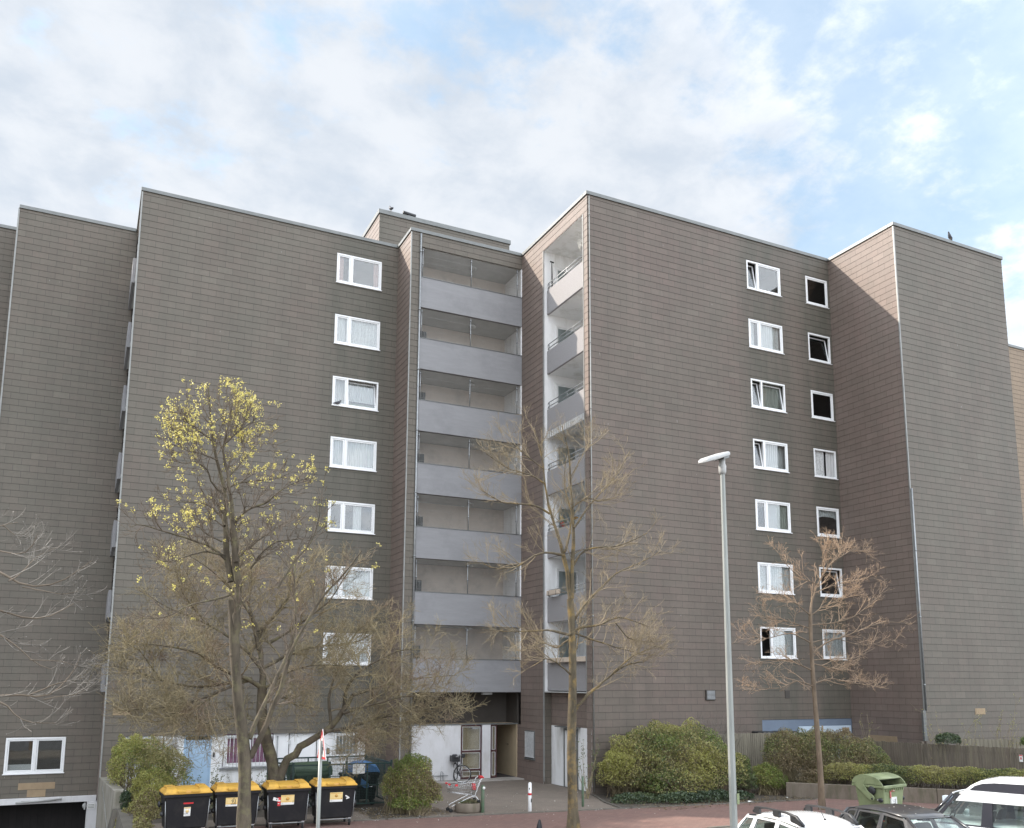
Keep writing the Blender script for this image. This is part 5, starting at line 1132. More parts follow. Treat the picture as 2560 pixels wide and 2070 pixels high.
for i in range(16):
    a = rng.uniform(0, 6.28); r_ = rng.uniform(.02, .10); z = rng.uniform(-.22, .1); f.add([(r_ * math.cos(a), r_ * math.sin(a), z), (r_ * math.cos(a) + .09, r_ * math.sin(a), z - .04), (r_ * math.cos(a) + .02, r_ * math.sin(a) + .07, z - .12)], [(0, 1, 2)])
f.tube([(0, 0, .0), (0, 0, .38)], .006, 4); f.tube([(.02, 0, -.2), (.05, 0, -.5)], .012, 4); f.build('paper_petals', 'label', hg)
pb_ = thing('parasol', 'closed black parasol leaning in the left corner of the top balcony', 'parasol', (xE + .35, 32.1, 20.2)); f = MB(); f.tube([(0, 0, 0), (0, .02, 1.2), (0, .05, 2.2)], [.03, .035, .015], 8); f.tube([(-.08, .05, 2.22), (.1, .05, 2.2)], .03, 6); f.build('folded_parasol', 'cardark', pb_)
dc = thing('window_decoration', 'colourful paper flowers stuck on the fifth balcony window from the top', 'decoration', (xE + .8, y1 - .12, 10.55), world=True)
f = MB(); 
def petals(mm, cx, cz, r_):
    f = MB()
    for k_ in range(5):
        a = k_ * 1.257; f.add([(cx, y1 - .09, cz), (cx + r_ * math.cos(a - .4), y1 - .10, cz + r_ * math.sin(a - .4)), (cx + r_ * 1.3 * math.cos(a), y1 - .10, cz + r_ * 1.3 * math.sin(a)), (cx + r_ * math.cos(a + .4), y1 - .10, cz + r_ * math.sin(a + .4))], [(0, 1, 2, 3)])
    f.build('paper_flower', mm, dc)
petals('labely', xE + .82, 10.95, .09); petals('red', xE + .86, 10.70, .10); petals('bingreen', xE + .94, 10.88, .07); petals('labelo', xE + 1.5, 11.05, .10)

# birds -------------------------------------------------------------------
def bird(label, loc, rotz, m, up=.35, sc=1.0):
    t = thing('bird', label, 'bird', loc, rotz); t.scale = (sc,) * 3
    path = [(-.20, 0, .055), (-.13, 0, .075), (-.06, 0, .095), (.0, 0, .11), (.055, 0, .13), (.085, 0, .165), (.10, 0, .195), (.125, 0, .20), (.155, 0, .192)]
    rr = [.012, .022, .045, .056, .052, .034, .028, .022, .004]
    f = MB(); f.tube([(x, y, z + max(0, x) * up * .3) for x, y, z in path], rr, 12); f.build('body', m, t)
    f = MB()
    for s in (-.022, .022): f.tube([(.0, s, .07), (.005, s, 0), (.03, s, .004)], .004, 4)
    f.build('legs', 'tan', t)
    f = MB()
    for s in (-1, 1): f.loft([[(.04, s * .05, .12), (.03, s * .058, .10), (.035, s * .045, .09)], [(-.06, s * .055, .115), (-.07, s * .06, .085), (-.06, s * .04, .08)], [(-.17, s * .02, .075), (-.17, s * .022, .065), (-.16, s * .015, .062)]])
    f.build('wings', m, t); return t
bird('grey pigeon on the sill of the third left window from the top', (9.08, YC - .05, bots_c[2] - .0), rad(8), 'bird', sc=1.1)
bird('dark bird on the roof edge of the penthouse, left of the floodlight', (11.72, 37.8, PZ + .02), rad(95), 'bird', 1.5, 1.4)
bird('bird on the roof edge of the tall right block', (33.7, YF - .02, ZT + .03), rad(200), 'bird', 1.2, 1.3)
bird('black bird on the red path near the foot of the middle tree', (11.50, 22.05, .01), rad(60), 'birdb', sc=1.3)

# litter ------------------------------------------------------------------
def scrap(label, x, y, z, s, rz, group=None):
    t = thing('litter', label, 'litter', (x, y, z), rz, group); f = MB(); f.add([(-s, -s * .4, .0), (0, -s * .5, s * .25), (s, -s * .2, .02), (s * .8, s * .4, 0), (0, s * .5, s * .3), (-s * .9, s * .3, .03)], [(0, 1, 4, 5), (1, 2, 3, 4)]); f.build('scrap', 'label', t, solid=.004)
scrap('crumpled white paper lying in the soil below the brown hedge', 24.0, 25.05, .02, .14, .4)
scrap('flat white wrapper at the edge of the red path below the small bush', 21.0, 24.55, .015, .12, 0)
scrap('white scrap beside the stick in the bed left of the right tree', 22.9, 24.85, .015, .09, 1.0)
TREES={'maple': [([(3.52,21.0,0.08),(3.48,21.0,0.77),(3.46,21.0,1.75),(3.45,21.0,2.28),(3.39,21.0,2.68),(3.31,21.0,3.07),(3.23,21.0,3.61),(3.15,21.0,4.15),(3.1,21.0,4.68),(3.02,21.0,5.51),(2.98,21.0,5.87)],0.17,0.1),([(2.93,21.0,6.29),(2.8,21.03,6.85),(2.76,21.07,7.54),(2.76,21.1,8.18),(2.65,21.13,8.66),(2.51,21.17,9.13),(2.4,21.2,9.58),(2.32,21.23,9.94),(2.27,21.27,10.43),(2.22,21.3,10.99)],0.09,0.012),([(3.09,21.0,4.59),(3.09,20.93,5.87),(3.0,20.87,6.74),(2.87,20.8,7.52)],0.1,0.07),([(3.0,20.8,6.74),(2.86,20.73,7.49),(2.75,20.67,8.41),(2.63,20.6,8.86),(2.5,20.53,9.3),(2.62,20.47,9.77),(2.67,20.4,10.36)],0.07,0.012),([(3.56,21.0,2.32),(3.72,20.85,2.69),(3.91,20.7,3.26),(4.09,20.55,4.0),(4.31,20.4,4.91),(4.55,20.25,5.41),(4.91,20.1,6.09),(5.29,19.95,6.44),(5.66,19.8,7.04)],0.07,0.012),([(3.52,21.0,2.73),(3.7,21.14,3.21),(4.0,21.29,3.79),(4.37,21.43,4.61),(4.59,21.57,5.23),(4.59,21.71,6.0),(4.51,21.86,6.6),(4.69,22.0,7.36)],0.06,0.012),([(2.78,21.0,6.9),(2.28,20.75,6.94),(1.84,20.5,6.72),(1.5,20.25,6.57),(1.24,20.0,6.55)],0.03,0.008),([(2.78,21.0,6.81),(2.43,20.88,7.08),(1.9,20.76,7.19),(1.35,20.64,7.31),(0.84,20.52,7.42),(0.71,20.4,7.3)],0.035,0.008),([(2.73,21.0,7.59),(2.64,21.22,7.87),(2.39,21.45,8.15),(1.99,21.68,8.21),(1.65,21.9,8.22)],0.03,0.008),([(2.88,21.0,7.6),(3.22,20.88,8.02),(3.62,20.75,8.16),(3.92,20.62,8.52),(4.35,20.5,8.74)],0.035,0.008),([(2.67,21.0,8.47),(2.99,21.2,8.67),(3.55,21.4,8.84),(3.99,21.6,8.96),(4.42,21.8,9.25)],0.025,0.008),([(2.65,21.0,8.34),(2.35,20.84,8.53),(2.26,20.68,8.8),(2.0,20.52,8.92),(1.6,20.36,8.78),(1.35,20.2,9.02)],0.025,0.007),([(2.68,20.7,8.63),(3.08,20.93,9.21),(3.34,21.17,9.62),(3.69,21.4,9.92)],0.025,0.007),([(2.49,21.0,9.12),(2.17,21.17,9.28),(1.83,21.33,9.35),(1.6,21.5,9.55)],0.02,0.006),([(2.38,21.0,9.53),(1.99,20.83,9.78),(1.71,20.67,9.86),(1.59,20.5,10.05)],0.02,0.006),([(2.5,20.7,9.34),(2.79,20.6,9.67),(3.06,20.5,9.94),(3.23,20.4,9.99)],0.02,0.006),([(2.32,21.2,9.99),(2.56,21.3,10.28),(2.87,21.4,10.45),(3.14,21.5,10.52)],0.018,0.006),([(2.97,20.8,6.74),(3.35,21.07,7.17),(3.84,21.33,7.6),(4.2,21.6,7.87)],0.03,0.008),([(3.33,20.8,6.6),(3.51,20.53,6.95),(3.78,20.27,7.19),(4.21,20.0,7.24)],0.03,0.008),([(3.81,20.0,6.09),(4.13,19.95,6.71),(4.53,19.9,7.19),(4.67,19.85,7.82),(4.62,19.8,8.18)],0.025,0.006),([(2.93,21.0,5.99),(2.36,20.75,5.78),(2.02,20.5,5.7),(1.5,20.25,5.35),(1.05,20.0,5.31)],0.03,0.007),([(2.68,21.0,7.21),(2.34,21.2,7.4),(2.17,21.4,7.61),(2.02,21.6,7.56)],0.02,0.006)],'bush': [([(5.39,27.2,0.98),(5.25,27.2,1.64),(5.09,27.2,2.18),(4.91,27.2,2.71),(4.85,27.2,3.35),(4.86,27.2,3.89)],0.2,0.14),([(5.44,27.2,0.98),(5.55,27.09,1.59),(5.84,26.97,1.96),(6.18,26.86,2.23),(6.58,26.74,2.49),(6.88,26.63,2.76),(7.17,26.51,3.14),(7.4,26.4,3.63)],0.16,0.06),([(4.86,27.2,3.84),(4.25,26.96,4.18),(3.44,26.72,4.41),(2.99,26.48,4.81),(2.37,26.24,4.94),(1.55,26.0,5.02)],0.08,0.012),([(4.86,27.2,3.89),(4.87,27.28,4.43),(4.76,27.37,4.98),(4.69,27.45,5.53),(5.28,27.53,6.11),(5.82,27.62,7.0),(6.15,27.7,7.9)],0.1,0.015),([(4.55,27.2,4.11),(3.03,27.3,3.83),(2.04,27.4,4.04),(1.06,27.5,4.39),(0.77,27.6,4.44)],0.06,0.01),([(4.45,27.2,4.05),(3.68,26.8,3.79),(2.95,26.4,3.48),(2.07,26.0,3.3),(1.05,25.6,3.27)],0.05,0.01),([(4.78,27.2,4.43),(4.13,27.5,5.19),(3.19,27.8,5.78),(2.11,28.1,6.19),(1.66,28.4,6.53)],0.06,0.01),([(4.7,27.2,4.97),(4.43,27.0,5.94),(3.84,26.8,6.65),(3.07,26.6,7.29),(2.53,26.4,7.55)],0.06,0.01),([(4.86,27.2,4.43),(5.95,27.55,5.01),(6.88,27.9,5.16),(8.17,28.25,5.32),(9.01,28.6,6.02)],0.06,0.01),([(5.04,27.2,5.2),(5.91,26.8,5.81),(6.63,26.4,6.48),(7.11,26.0,7.47)],0.05,0.01),([(4.65,27.2,5.52),(4.39,27.53,6.36),(4.52,27.87,7.24),(4.37,28.2,8.07)],0.045,0.01),([(7.19,26.6,3.14),(7.21,26.54,3.9),(7.57,26.48,4.34),(7.95,26.42,4.57),(8.8,26.36,5.03),(9.99,26.3,5.05)],0.06,0.01),([(6.87,26.8,2.7),(6.87,27.0,3.24),(6.87,27.2,3.73),(7.13,27.4,4.29),(7.4,27.6,5.04),(8.14,27.8,5.95)],0.055,0.01),([(7.4,26.4,3.63),(8.38,26.8,3.9),(9.72,27.2,4.14),(11.28,27.6,4.27)],0.05,0.01),([(7.14,26.4,3.09),(7.9,26.13,3.36),(8.96,25.87,3.63),(10.23,25.6,3.58)],0.05,0.01),([(6.65,26.6,2.55),(7.29,26.68,2.64),(7.82,26.76,2.79),(8.71,26.84,3.0),(9.95,26.92,3.16),(10.66,27.0,3.32)],0.06,0.01),([(7.21,26.6,2.62),(8.03,27.07,2.53),(8.88,27.53,2.69),(9.91,28.0,2.48)],0.04,0.008),([(7.1,26.6,2.6),(7.49,26.4,2.54),(7.67,26.2,2.23)],0.03,0.008),([(4.86,27.2,3.78),(5.52,26.7,4.33),(6.21,26.2,4.54),(6.9,25.7,4.49)],0.04,0.01),([(4.88,27.2,3.35),(5.44,26.7,3.58),(5.78,26.2,3.27)],0.03,0.008),([(4.91,27.2,2.82),(4.39,27.47,2.98),(3.65,27.73,2.87),(2.97,28.0,2.66)],0.03,0.008),([(3.4,26.2,3.74),(2.75,26.05,3.1),(2.47,25.9,2.66)],0.02,0.006),([(2.93,26.2,3.49),(1.94,26.45,2.89),(1.26,26.7,2.94)],0.025,0.006),([(3.21,28.0,5.79),(2.51,27.6,6.55),(2.23,27.2,7.2)],0.03,0.008),([(2.05,27.5,4.04),(1.39,27.1,4.9),(0.98,26.7,5.08)],0.025,0.006)],'mid': [([(12.63,22.16,-0.02),(12.6,22.16,1.24),(12.58,22.16,1.9),(12.57,22.16,2.56),(12.62,22.16,3.22),(12.64,22.16,4.23),(12.63,22.16,5.25),(12.61,22.16,5.94),(12.56,22.16,6.43)],0.15,0.1),([(12.58,22.16,6.44),(12.49,22.2,7.19),(12.4,22.24,7.7),(12.19,22.27,8.41),(11.98,22.31,9.01),(11.83,22.35,9.73),(11.82,22.38,10.26),(11.7,22.42,11.04),(11.55,22.46,11.45)],0.075,0.01),([(12.61,22.16,6.44),(12.63,22.11,7.44),(12.64,22.06,8.46),(12.54,22.01,9.21),(12.49,21.96,9.98),(12.42,21.91,10.74),(12.15,21.86,11.48)],0.075,0.01),([(12.39,22.16,7.79),(12.68,22.31,8.45),(12.8,22.46,9.11),(12.62,22.61,9.86),(12.77,22.76,10.71)],0.04,0.01),([(12.67,22.16,7.4),(12.84,22.0,7.8),(13.22,21.84,7.96),(13.83,21.68,7.98),(14.39,21.52,8.21),(14.72,21.36,8.41)],0.035,0.008),([(12.66,22.16,5.79),(13.09,22.24,6.31),(13.55,22.32,6.7),(14.28,22.4,7.32),(15.27,22.48,7.71),(15.98,22.56,8.09)],0.045,0.008),([(12.66,22.16,5.49),(12.94,22.0,5.66),(13.31,21.84,5.64),(13.62,21.68,5.84),(13.87,21.52,5.94),(14.71,21.36,5.66)],0.04,0.008),([(12.66,22.16,5.47),(13.38,22.46,5.32),(14.47,22.76,5.1),(15.61,23.06,4.93)],0.035,0.008),([(12.68,22.16,3.21),(12.88,22.04,3.56),(13.41,21.92,4.0),(13.82,21.8,4.34),(14.15,21.68,4.57),(14.68,21.56,4.64)],0.06,0.012),([(13.7,21.76,4.28),(14.23,21.51,4.8),(14.9,21.26,5.09)],0.03,0.008),([(12.36,22.16,7.69),(11.72,22.04,7.73),(11.22,21.92,7.58),(10.78,21.8,7.24),(9.93,21.68,7.08),(9.56,21.56,7.19)],0.04,0.008),([(11.96,22.26,8.9),(11.59,22.44,9.15),(11.06,22.61,9.19),(10.7,22.78,9.18),(10.05,22.96,9.57)],0.035,0.007),([(12.6,22.16,5.39),(11.8,21.98,5.5),(11.06,21.81,5.43),(10.34,21.64,5.4),(9.74,21.46,5.41)],0.04,0.008),([(12.57,22.16,4.25),(12.16,22.04,4.54),(11.65,21.91,4.72),(11.26,21.78,4.53),(10.77,21.66,4.33)],0.03,0.007),([(12.57,22.16,5.29),(12.28,22.46,5.0),(11.99,22.76,5.2),(11.46,23.06,4.95)],0.03,0.007),([(12.59,21.96,8.49),(13.25,22.06,9.34),(13.86,22.16,9.9),(14.42,22.26,10.52),(14.88,22.36,11.25)],0.035,0.007),([(12.51,21.96,9.1),(12.95,21.76,9.41),(13.18,21.56,9.24),(13.65,21.36,9.4)],0.025,0.006),([(11.84,22.36,9.83),(11.21,22.13,9.98),(10.43,21.89,9.99),(9.63,21.66,10.29)],0.025,0.006),([(11.81,22.36,10.25),(11.31,22.56,10.66),(10.95,22.76,11.08),(10.48,22.96,10.91)],0.022,0.006),([(12.43,21.86,9.95),(13.05,22.21,10.78),(13.57,22.56,11.47)],0.022,0.006),([(12.65,22.16,4.7),(12.9,22.33,5.1),(13.05,22.49,5.72),(13.33,22.66,6.25)],0.03,0.008),([(13.66,21.46,5.73),(14.17,21.63,5.31),(14.94,21.79,5.23),(15.68,21.96,5.26)],0.02,0.006)],'right': [([(21.87,22.13,-0.04),(21.86,22.13,1.41),(21.81,22.13,2.53),(21.78,22.13,3.38),(21.74,22.13,3.95),(21.73,22.13,4.82),(21.71,22.13,5.67),(21.75,22.13,6.33)],0.11,0.055),([(21.75,22.13,6.32),(21.9,22.19,6.8),(22.23,22.25,7.3),(22.64,22.31,7.81),(23.22,22.37,8.34),(23.82,22.43,8.95)],0.045,0.008),([(21.74,22.13,3.95),(20.86,21.98,4.17),(20.11,21.83,3.89),(19.12,21.68,3.89),(18.5,21.53,3.94)],0.025,0.006),([(21.79,22.13,4.06),(22.71,22.3,4.24),(23.84,22.46,4.07),(25.35,22.63,3.96)],0.025,0.006),([(21.7,22.13,4.47),(21.0,22.33,4.8),(20.28,22.53,4.8),(19.49,22.73,4.62)],0.025,0.006),([(21.77,22.13,5.04),(22.23,22.06,5.4),(22.97,22.0,5.59),(23.56,21.93,5.78),(24.16,21.86,6.03),(24.93,21.8,6.18),(25.97,21.73,6.15)],0.03,0.006),([(21.75,22.13,6.29),(21.16,22.0,6.58),(20.45,21.86,6.83),(19.66,21.73,6.78)],0.022,0.006),([(21.75,22.13,6.29),(22.18,21.93,6.62),(22.78,21.73,6.86),(23.31,21.53,7.17)],0.022,0.006),([(21.72,22.13,4.81),(22.98,22.36,4.89),(24.21,22.6,4.92),(25.43,22.83,5.32)],0.025,0.006),([(21.71,22.13,5.97),(22.87,22.18,6.07),(23.92,22.23,6.35),(24.86,22.28,6.94),(25.73,22.33,7.42)],0.028,0.006),([(21.68,22.13,5.39),(20.64,21.9,5.69),(19.32,21.66,5.42),(18.21,21.43,5.55)],0.025,0.006),([(21.71,22.13,5.85),(21.02,22.36,6.08),(20.56,22.6,6.13),(20.25,22.83,6.31)],0.022,0.006),([(22.36,22.23,7.18),(22.88,22.1,7.38),(23.4,21.96,7.51),(24.42,21.83,7.68)],0.02,0.005),([(22.29,22.23,7.36),(21.54,22.33,7.57),(21.11,22.43,7.97),(20.84,22.53,8.38)],0.018,0.005),([(22.56,22.23,7.8),(22.31,22.03,8.36),(22.46,21.83,8.82)],0.016,0.005),([(23.18,22.33,8.27),(24.14,22.43,8.72),(24.93,22.53,8.73)],0.016,0.005),([(21.75,22.13,4.7),(22.51,21.93,4.53),(23.24,21.73,4.36),(23.24,21.53,4.07)],0.02,0.005),([(21.76,22.13,5.39),(23.06,22.4,5.61),(24.56,22.66,5.35),(26.62,22.93,5.66)],0.02,0.005)],'left': [([(-2.37,19.0,1.54),(-2.45,19.0,2.44),(-2.52,19.0,3.75),(-2.57,19.0,4.82),(-2.6,19.0,5.92),(-2.55,19.0,6.75)],0.16,0.05),([(-2.57,19.0,4.82),(-2.23,18.94,5.76),(-1.68,18.88,6.18),(-1.53,18.82,6.07),(-1.36,18.76,5.85),(-1.13,18.7,5.74),(-0.85,18.64,5.75),(-0.58,18.58,5.79),(-0.43,18.52,5.87),(-0.27,18.46,6.02),(0.02,18.4,6.29)],0.05,0.005),([(-2.55,19.0,4.29),(-2.21,19.06,5.33),(-1.64,19.12,5.42),(-1.49,19.19,5.34),(-1.29,19.25,5.24),(-1.04,19.31,5.18),(-0.68,19.38,5.2),(-0.54,19.44,5.34),(-0.26,19.5,5.53)],0.045,0.005),([(-2.53,19.0,4.02),(-2.16,18.96,4.94),(-1.59,18.92,4.99),(-1.43,18.89,4.85),(-1.28,18.85,4.74),(-1.07,18.81,4.63),(-0.9,18.77,4.39),(-0.75,18.74,4.28),(-0.52,18.7,4.22)],0.045,0.005),([(-2.5,19.0,3.22),(-2.06,19.03,3.7),(-1.5,19.06,3.7),(-1.36,19.09,3.74),(-1.12,19.12,3.75),(-0.87,19.15,3.75),(-0.64,19.18,3.66),(-0.49,19.21,3.72),(-0.31,19.24,3.98),(-0.1,19.27,4.29),(-0.06,19.3,4.53)],0.045,0.005),([(-0.87,19.2,3.75),(-0.58,19.03,3.89),(-0.38,18.87,3.98),(-0.0,18.7,4.06)],0.014,0.005),([(-2.48,19.0,2.96),(-1.81,18.93,3.54),(-1.34,18.87,3.67),(-1.18,18.8,3.56),(-1.06,18.73,3.32),(-0.81,18.67,3.24),(-0.39,18.6,3.24)],0.04,0.005),([(-2.6,19.0,5.37),(-2.31,19.06,6.61),(-1.76,19.12,6.84),(-1.62,19.18,6.94),(-1.48,19.24,7.02),(-1.34,19.3,7.05)],0.035,0.005),([(-1.76,19.1,6.86),(-1.58,19.25,6.97),(-1.29,19.4,6.74)],0.014,0.004),([(-2.57,19.0,5.1),(-2.04,18.84,6.4),(-1.54,18.68,6.42),(-1.28,18.52,6.3),(-1.03,18.36,6.33),(-0.93,18.2,6.68)],0.03,0.005),([(-1.35,18.6,5.83),(-1.2,18.83,5.98),(-0.94,19.07,6.4),(-0.58,19.3,6.63)],0.014,0.004),([(-0.64,19.2,3.66),(-0.37,19.3,3.72),(-0.11,19.4,3.74),(0.12,19.5,3.86)],0.012,0.004),([(-1.12,18.6,5.73),(-0.74,18.47,5.66),(-0.44,18.33,5.6),(-0.18,18.2,5.66)],0.012,0.004),([(-0.9,18.7,4.39),(-0.59,18.9,4.39),(-0.41,19.1,4.39),(-0.07,19.3,4.29)],0.012,0.004)]}
# ------------------------------------------------------------ parked cars
def car(label, x, y, heading, paint, roofp, D, group=None):
    t = thing('parked_car', label, 'car', (x, y, -.18), heading, group)
    W, WB, WR, ZB, ZR = D['W'], D['WB'], D['WR'], D['ZB'], D['ZR']
    st = D['body']     # (x, z top, half width scale)
    rings = []
    for sx, zt, ws in st:
        w = W * ws; wb = WB * ws
        rings.append([(sx, -w * .9, .28), (sx, -w, .45), (sx, -w, zt * .78), (sx, -wb, zt), (sx, -wb * .6, zt + .015), (sx, wb * .6, zt + .015), (sx, wb, zt), (sx, w, zt * .78), (sx, w, .45), (sx, w * .9, .28)])
    f = MB(); f.loft(rings); body = f.build('body', paint, t, subsurf=1)
    x0, x1 = D['roof']; n = 7; rr = []
    for i in range(n):
        q = i / (n - 1); sx = x0 + (x1 - x0) * q; zr = ZR - .07 * (2 * q - 1.05) ** 2 - (.02 if i in (0, n - 1) else 0); wr = WR * (1 - .06 * (2 * q - 1) ** 4)
        rr.append([(sx, -wr, zr - .10), (sx, -wr * .95, zr - .045), (sx, -wr * .8, zr - .012), (sx, -wr * .4, zr), (sx, wr * .4, zr), (sx, wr * .8, zr - .012), (sx, wr * .95, zr - .045), (sx, wr, zr - .10), (sx, wr * .8, zr - .12), (sx, -wr * .8, zr - .12)])
    f = MB(); f.loft(rr); roof = f.build('roof', roofp, t, subsurf=1)
    def zr_at(sx): q = (sx - x0) / (x1 - x0); return ZR - .07 * (2 * q - 1.05) ** 2 - .10
    for s in (-1, 1):
        sh = MB(); 
        for (b0, b1, t0, t1, mt) in D['cells']:
            A = [(b0, s * WB * .985, ZB), (b1, s * WB * .985, ZB), (t1, s * WR * .985, zr_at(min(max(t1, x0), x1))), (t0, s * WR * .985, zr_at(min(max(t0, x0), x1)))]
            A = [Vector(a) for a in A]
            iu, iv = D.get('inset', .07), .10
            def bl(u, v): return A[0] * (1 - u) * (1 - v) + A[1] * u * (1 - v) + A[2] * u * v + A[3] * (1 - u) * v
            L = (A[1] - A[0]).length; u_ = min(.35, iu / max(L, .01)); 
            if mt == 'solid': sh.quad(*[tuple(a) for a in A]); continue
            I = [bl(u_, .03), bl(1 - u_, .03), bl(1 - u_, 1 - iv), bl(u_, 1 - iv)]
            for i in range(4): j = (i + 1) % 4; sh.quad(tuple(A[i]), tuple(A[j]), tuple(I[j]), tuple(I[i]))
            g = MB(); o = Vector((0, s * -.012, 0)); g.quad(*[tuple(a + o) for a in I]); g.build('side_window', 'carglass', t)
            g = MB(); g.tube([tuple(a + Vector((0, s * .004, 0))) for a in I], .010, 5, closed=True); g.build('window_seal', 'cardark', t)
        sh.build('door_frame', D.get('pillar', paint), t, solid=.02)
    for nm, (xb, zb, xt) in (('windscreen', D['ws']), ('rear_window', D['rw'])):
        zt = zr_at(xt) + .03; A = [Vector((xb, -WB * .93, zb)), Vector((xb, WB * .93, zb)), Vector((xt, WR * .95, zt)), Vector((xt, -WR * .95, zt))]
        bow = .07 if nm == 'windscreen' else -.04
        def bl2(u, v):
            p = A[0] * (1 - u) * (1 - v) + A[1] * u * (1 - v) + A[2] * u * v + A[3] * (1 - u) * v
            p = p.copy(); p.x += bow * (1 - (2 * u - 1) ** 2); return tuple(p)
        g = MB(); k_ = 8; vs = [bl2(.04 + .92 * i / k_, v) for v in (.03, .96) for i in range(k_ + 1)]
        g.add(vs, [(i, i + 1, k_ + 2 + i, k_ + 1 + i) for i in range(k_)], True); g.build(nm, 'carglass', t)
        for u in (0, 1):
            g = MB(); g.tube([bl2(u, 0), bl2(u, .5), bl2(u, 1)], [.045, .038, .034], 8); g.build('windscreen_pillar', D.get('apillar', paint), t)
        g = MB(); g.tube([bl2(i / 8, 1.0) for i in range(9)], .02, 6); g.build('window_seal', 'cardark' if nm == 'rear_window' else paint, t)
    f = MB(); f.box(-1.6, 1.1, -WB * .9, WB * .9, .35, .5); f.box(1.0, 1.35, -WB * .85, WB * .85, .8, ZB - .03); 
    f.build('dashboard', 'seat', t)
    for cx in (.15, -.75):
        for s in (-1, 1):
            f = MB(); f.hexa([(cx - .25, s * .38 - .24, .5), (cx + .28, s * .38 - .24, .5), (cx + .28, s * .38 + .24, .5), (cx - .25, s * .38 + .24, .5)], [(cx - .25, s * .38 - .24, .68), (cx + .28, s * .38 - .24, .70), (cx + .28, s * .38 + .24, .70), (cx - .25, s * .38 + .24, .68)])
            f.hexa([(cx - .28, s * .38 - .24, .6), (cx - .12, s * .38 - .24, .6), (cx - .12, s * .38 + .24, .6), (cx - .28, s * .38 + .24, .6)], [(cx - .46, s * .38 - .2, 1.16), (cx - .36, s * .38 - .2, 1.16), (cx - .36, s * .38 + .2, 1.16), (cx - .46, s * .38 + .2, 1.16)])
            st_ = f.build('car_seat', 'seat', t, bevel=.05, seg=3)
            f = MB(); f.box(cx - .47, cx - .37, s * .38 - .13, s * .38 + .13, 1.19, 1.36); f.build('headrest', 'seat', st_, bevel=.05, seg=4)
    f = MB(); R = .18; f.tube([(.72 - .08 * math.sin(a), .38 + R * math.cos(a), .92 + R * math.sin(a)) for a in np.linspace(0, 6.283, 20, endpoint=False)], .014, 6, closed=True); f.build('steering_wheel', 'cardark', t)
    f = MB(); f.box(x1 - .12, x1 - .07, -.11, .11, ZR - .22, ZR - .15); f.build('rear_mirror', 'cardark', t, bevel=.01)
    for s in (-1, 1):
        f = MB(); f.box(D['ws'][0] - .35, D['ws'][0] - .22, s * (WB + .02) - (.0 if s > 0 else .17), s * (WB + .02) + (.17 if s > 0 else 0), ZB + .02, ZB + .17); f.build('wing_mirror', paint, t, bevel=.04, seg=3)
        for wx in D['wheels']:
            w = MB(); w.lathe([(.2, -.1), (.31, -.1), (.33, -.07), (.33, .07), (.31, .1), (.2, .1)], (wx, s * (W - .12), .33), 24, 'Y'); ww = w.build('wheel', 'rubber', t)
            w = MB(); w.lathe([(.03, .1), (.2, .105), (.21, .09)] if s > 0 else [(.21, -.09), (.2, -.105), (.03, -.1)], (wx, s * (W - .12), .33), 24, 'Y'); w.build('rim', 'chrome', ww)
        f = MB(); fx = st[-1][0]; f.box(fx - .06, fx + .01, s * .45 - .16, s * .45 + .16, .62, .76); f.build('headlight', 'chrome', t, bevel=.02)
        fx = st[0][0]; f = MB(); f.box(fx - .01, fx + .06, s * .62 - .08, s * .62 + .08, .65, .95); f.build('tail_light', 'red', t, bevel=.02)
        f = MB()
        for hx in D['doors']: f.box(hx - .004, hx + .004, s * (W + .000) - .006, s * W + .006, .5, ZB * .80)
        f.build('door_gap', 'cardark', t)
    return t
DU = dict(W=.90, WB=.84, WR=.66, ZB=1.05, ZR=1.62, roof=(-1.52, .42), wheels=(-1.35, 1.32), doors=(.85, -.1, -1.0),
          body=[(-2.12, .80, .80), (-2.08, 1.02, .93), (-1.8, 1.05, .98), (-1., 1.05, 1), (0, 1.05, 1), (.95, 1.04, 1), (1.5, .98, .97), (1.95, .90, .9), (2.15, .72, .78)],
          cells=[(-1.92, -1.28, -1.62, -1.22, 'w'), (-1.28, -.33, -1.22, -.35, 'w'), (-.33, .70, -.35, .38, 'w'), (.70, 1.12, .38, .44, 'solid')], ws=(1.15, 1.03, .42), rw=(-2.02, 1.03, -1.58), inset=.085)
c1 = car('white off-roader with dark roof rails, parked right of the lamp post', 13.17, 13.44, rad(-101.5), 'carwhite', 'carwhite', DU, 'cars parked in the foreground')
for s in (-1, 1):
    f = MB(); f.tube([(-1.42, s * .60, 1.56), (-1.30, s * .60, 1.655), (-.9, s * .60, 1.69), (-.2, s * .60, 1.70), (.18, s * .59, 1.66), (.40, s * .58, 1.53)], [.03, .028, .022, .024, .034, .03], 8)
    f.box(-1.36, -1.16, s * .60 - .025, s * .60 + .025, 1.54, 1.66); f.box(-.62, -.40, s * .60 - .03, s * .60 + .03, 1.58, 1.69); f.hexa([(.0, s * .60 - .02, 1.56), (.40, s * .58 - .02, 1.50), (.40, s * .58 + .02, 1.50), (.0, s * .60 + .02, 1.56)], [(.0, s * .60 - .02, 1.67), (.30, s * .58 - .02, 1.58), (.30, s * .58 + .02, 1.58), (.0, s * .60 + .02, 1.67)])
    f.build('roof_rail', 'cardark', c1)
f = MB(); f.tube([(.22, 0, 1.60), (-.05, 0, 1.92)], [.008, .003], 6); f.lathe([(.03, 0), (.02, .03)], (.22, 0, 1.595), 10); f.build('aerial', 'cardark', c1)
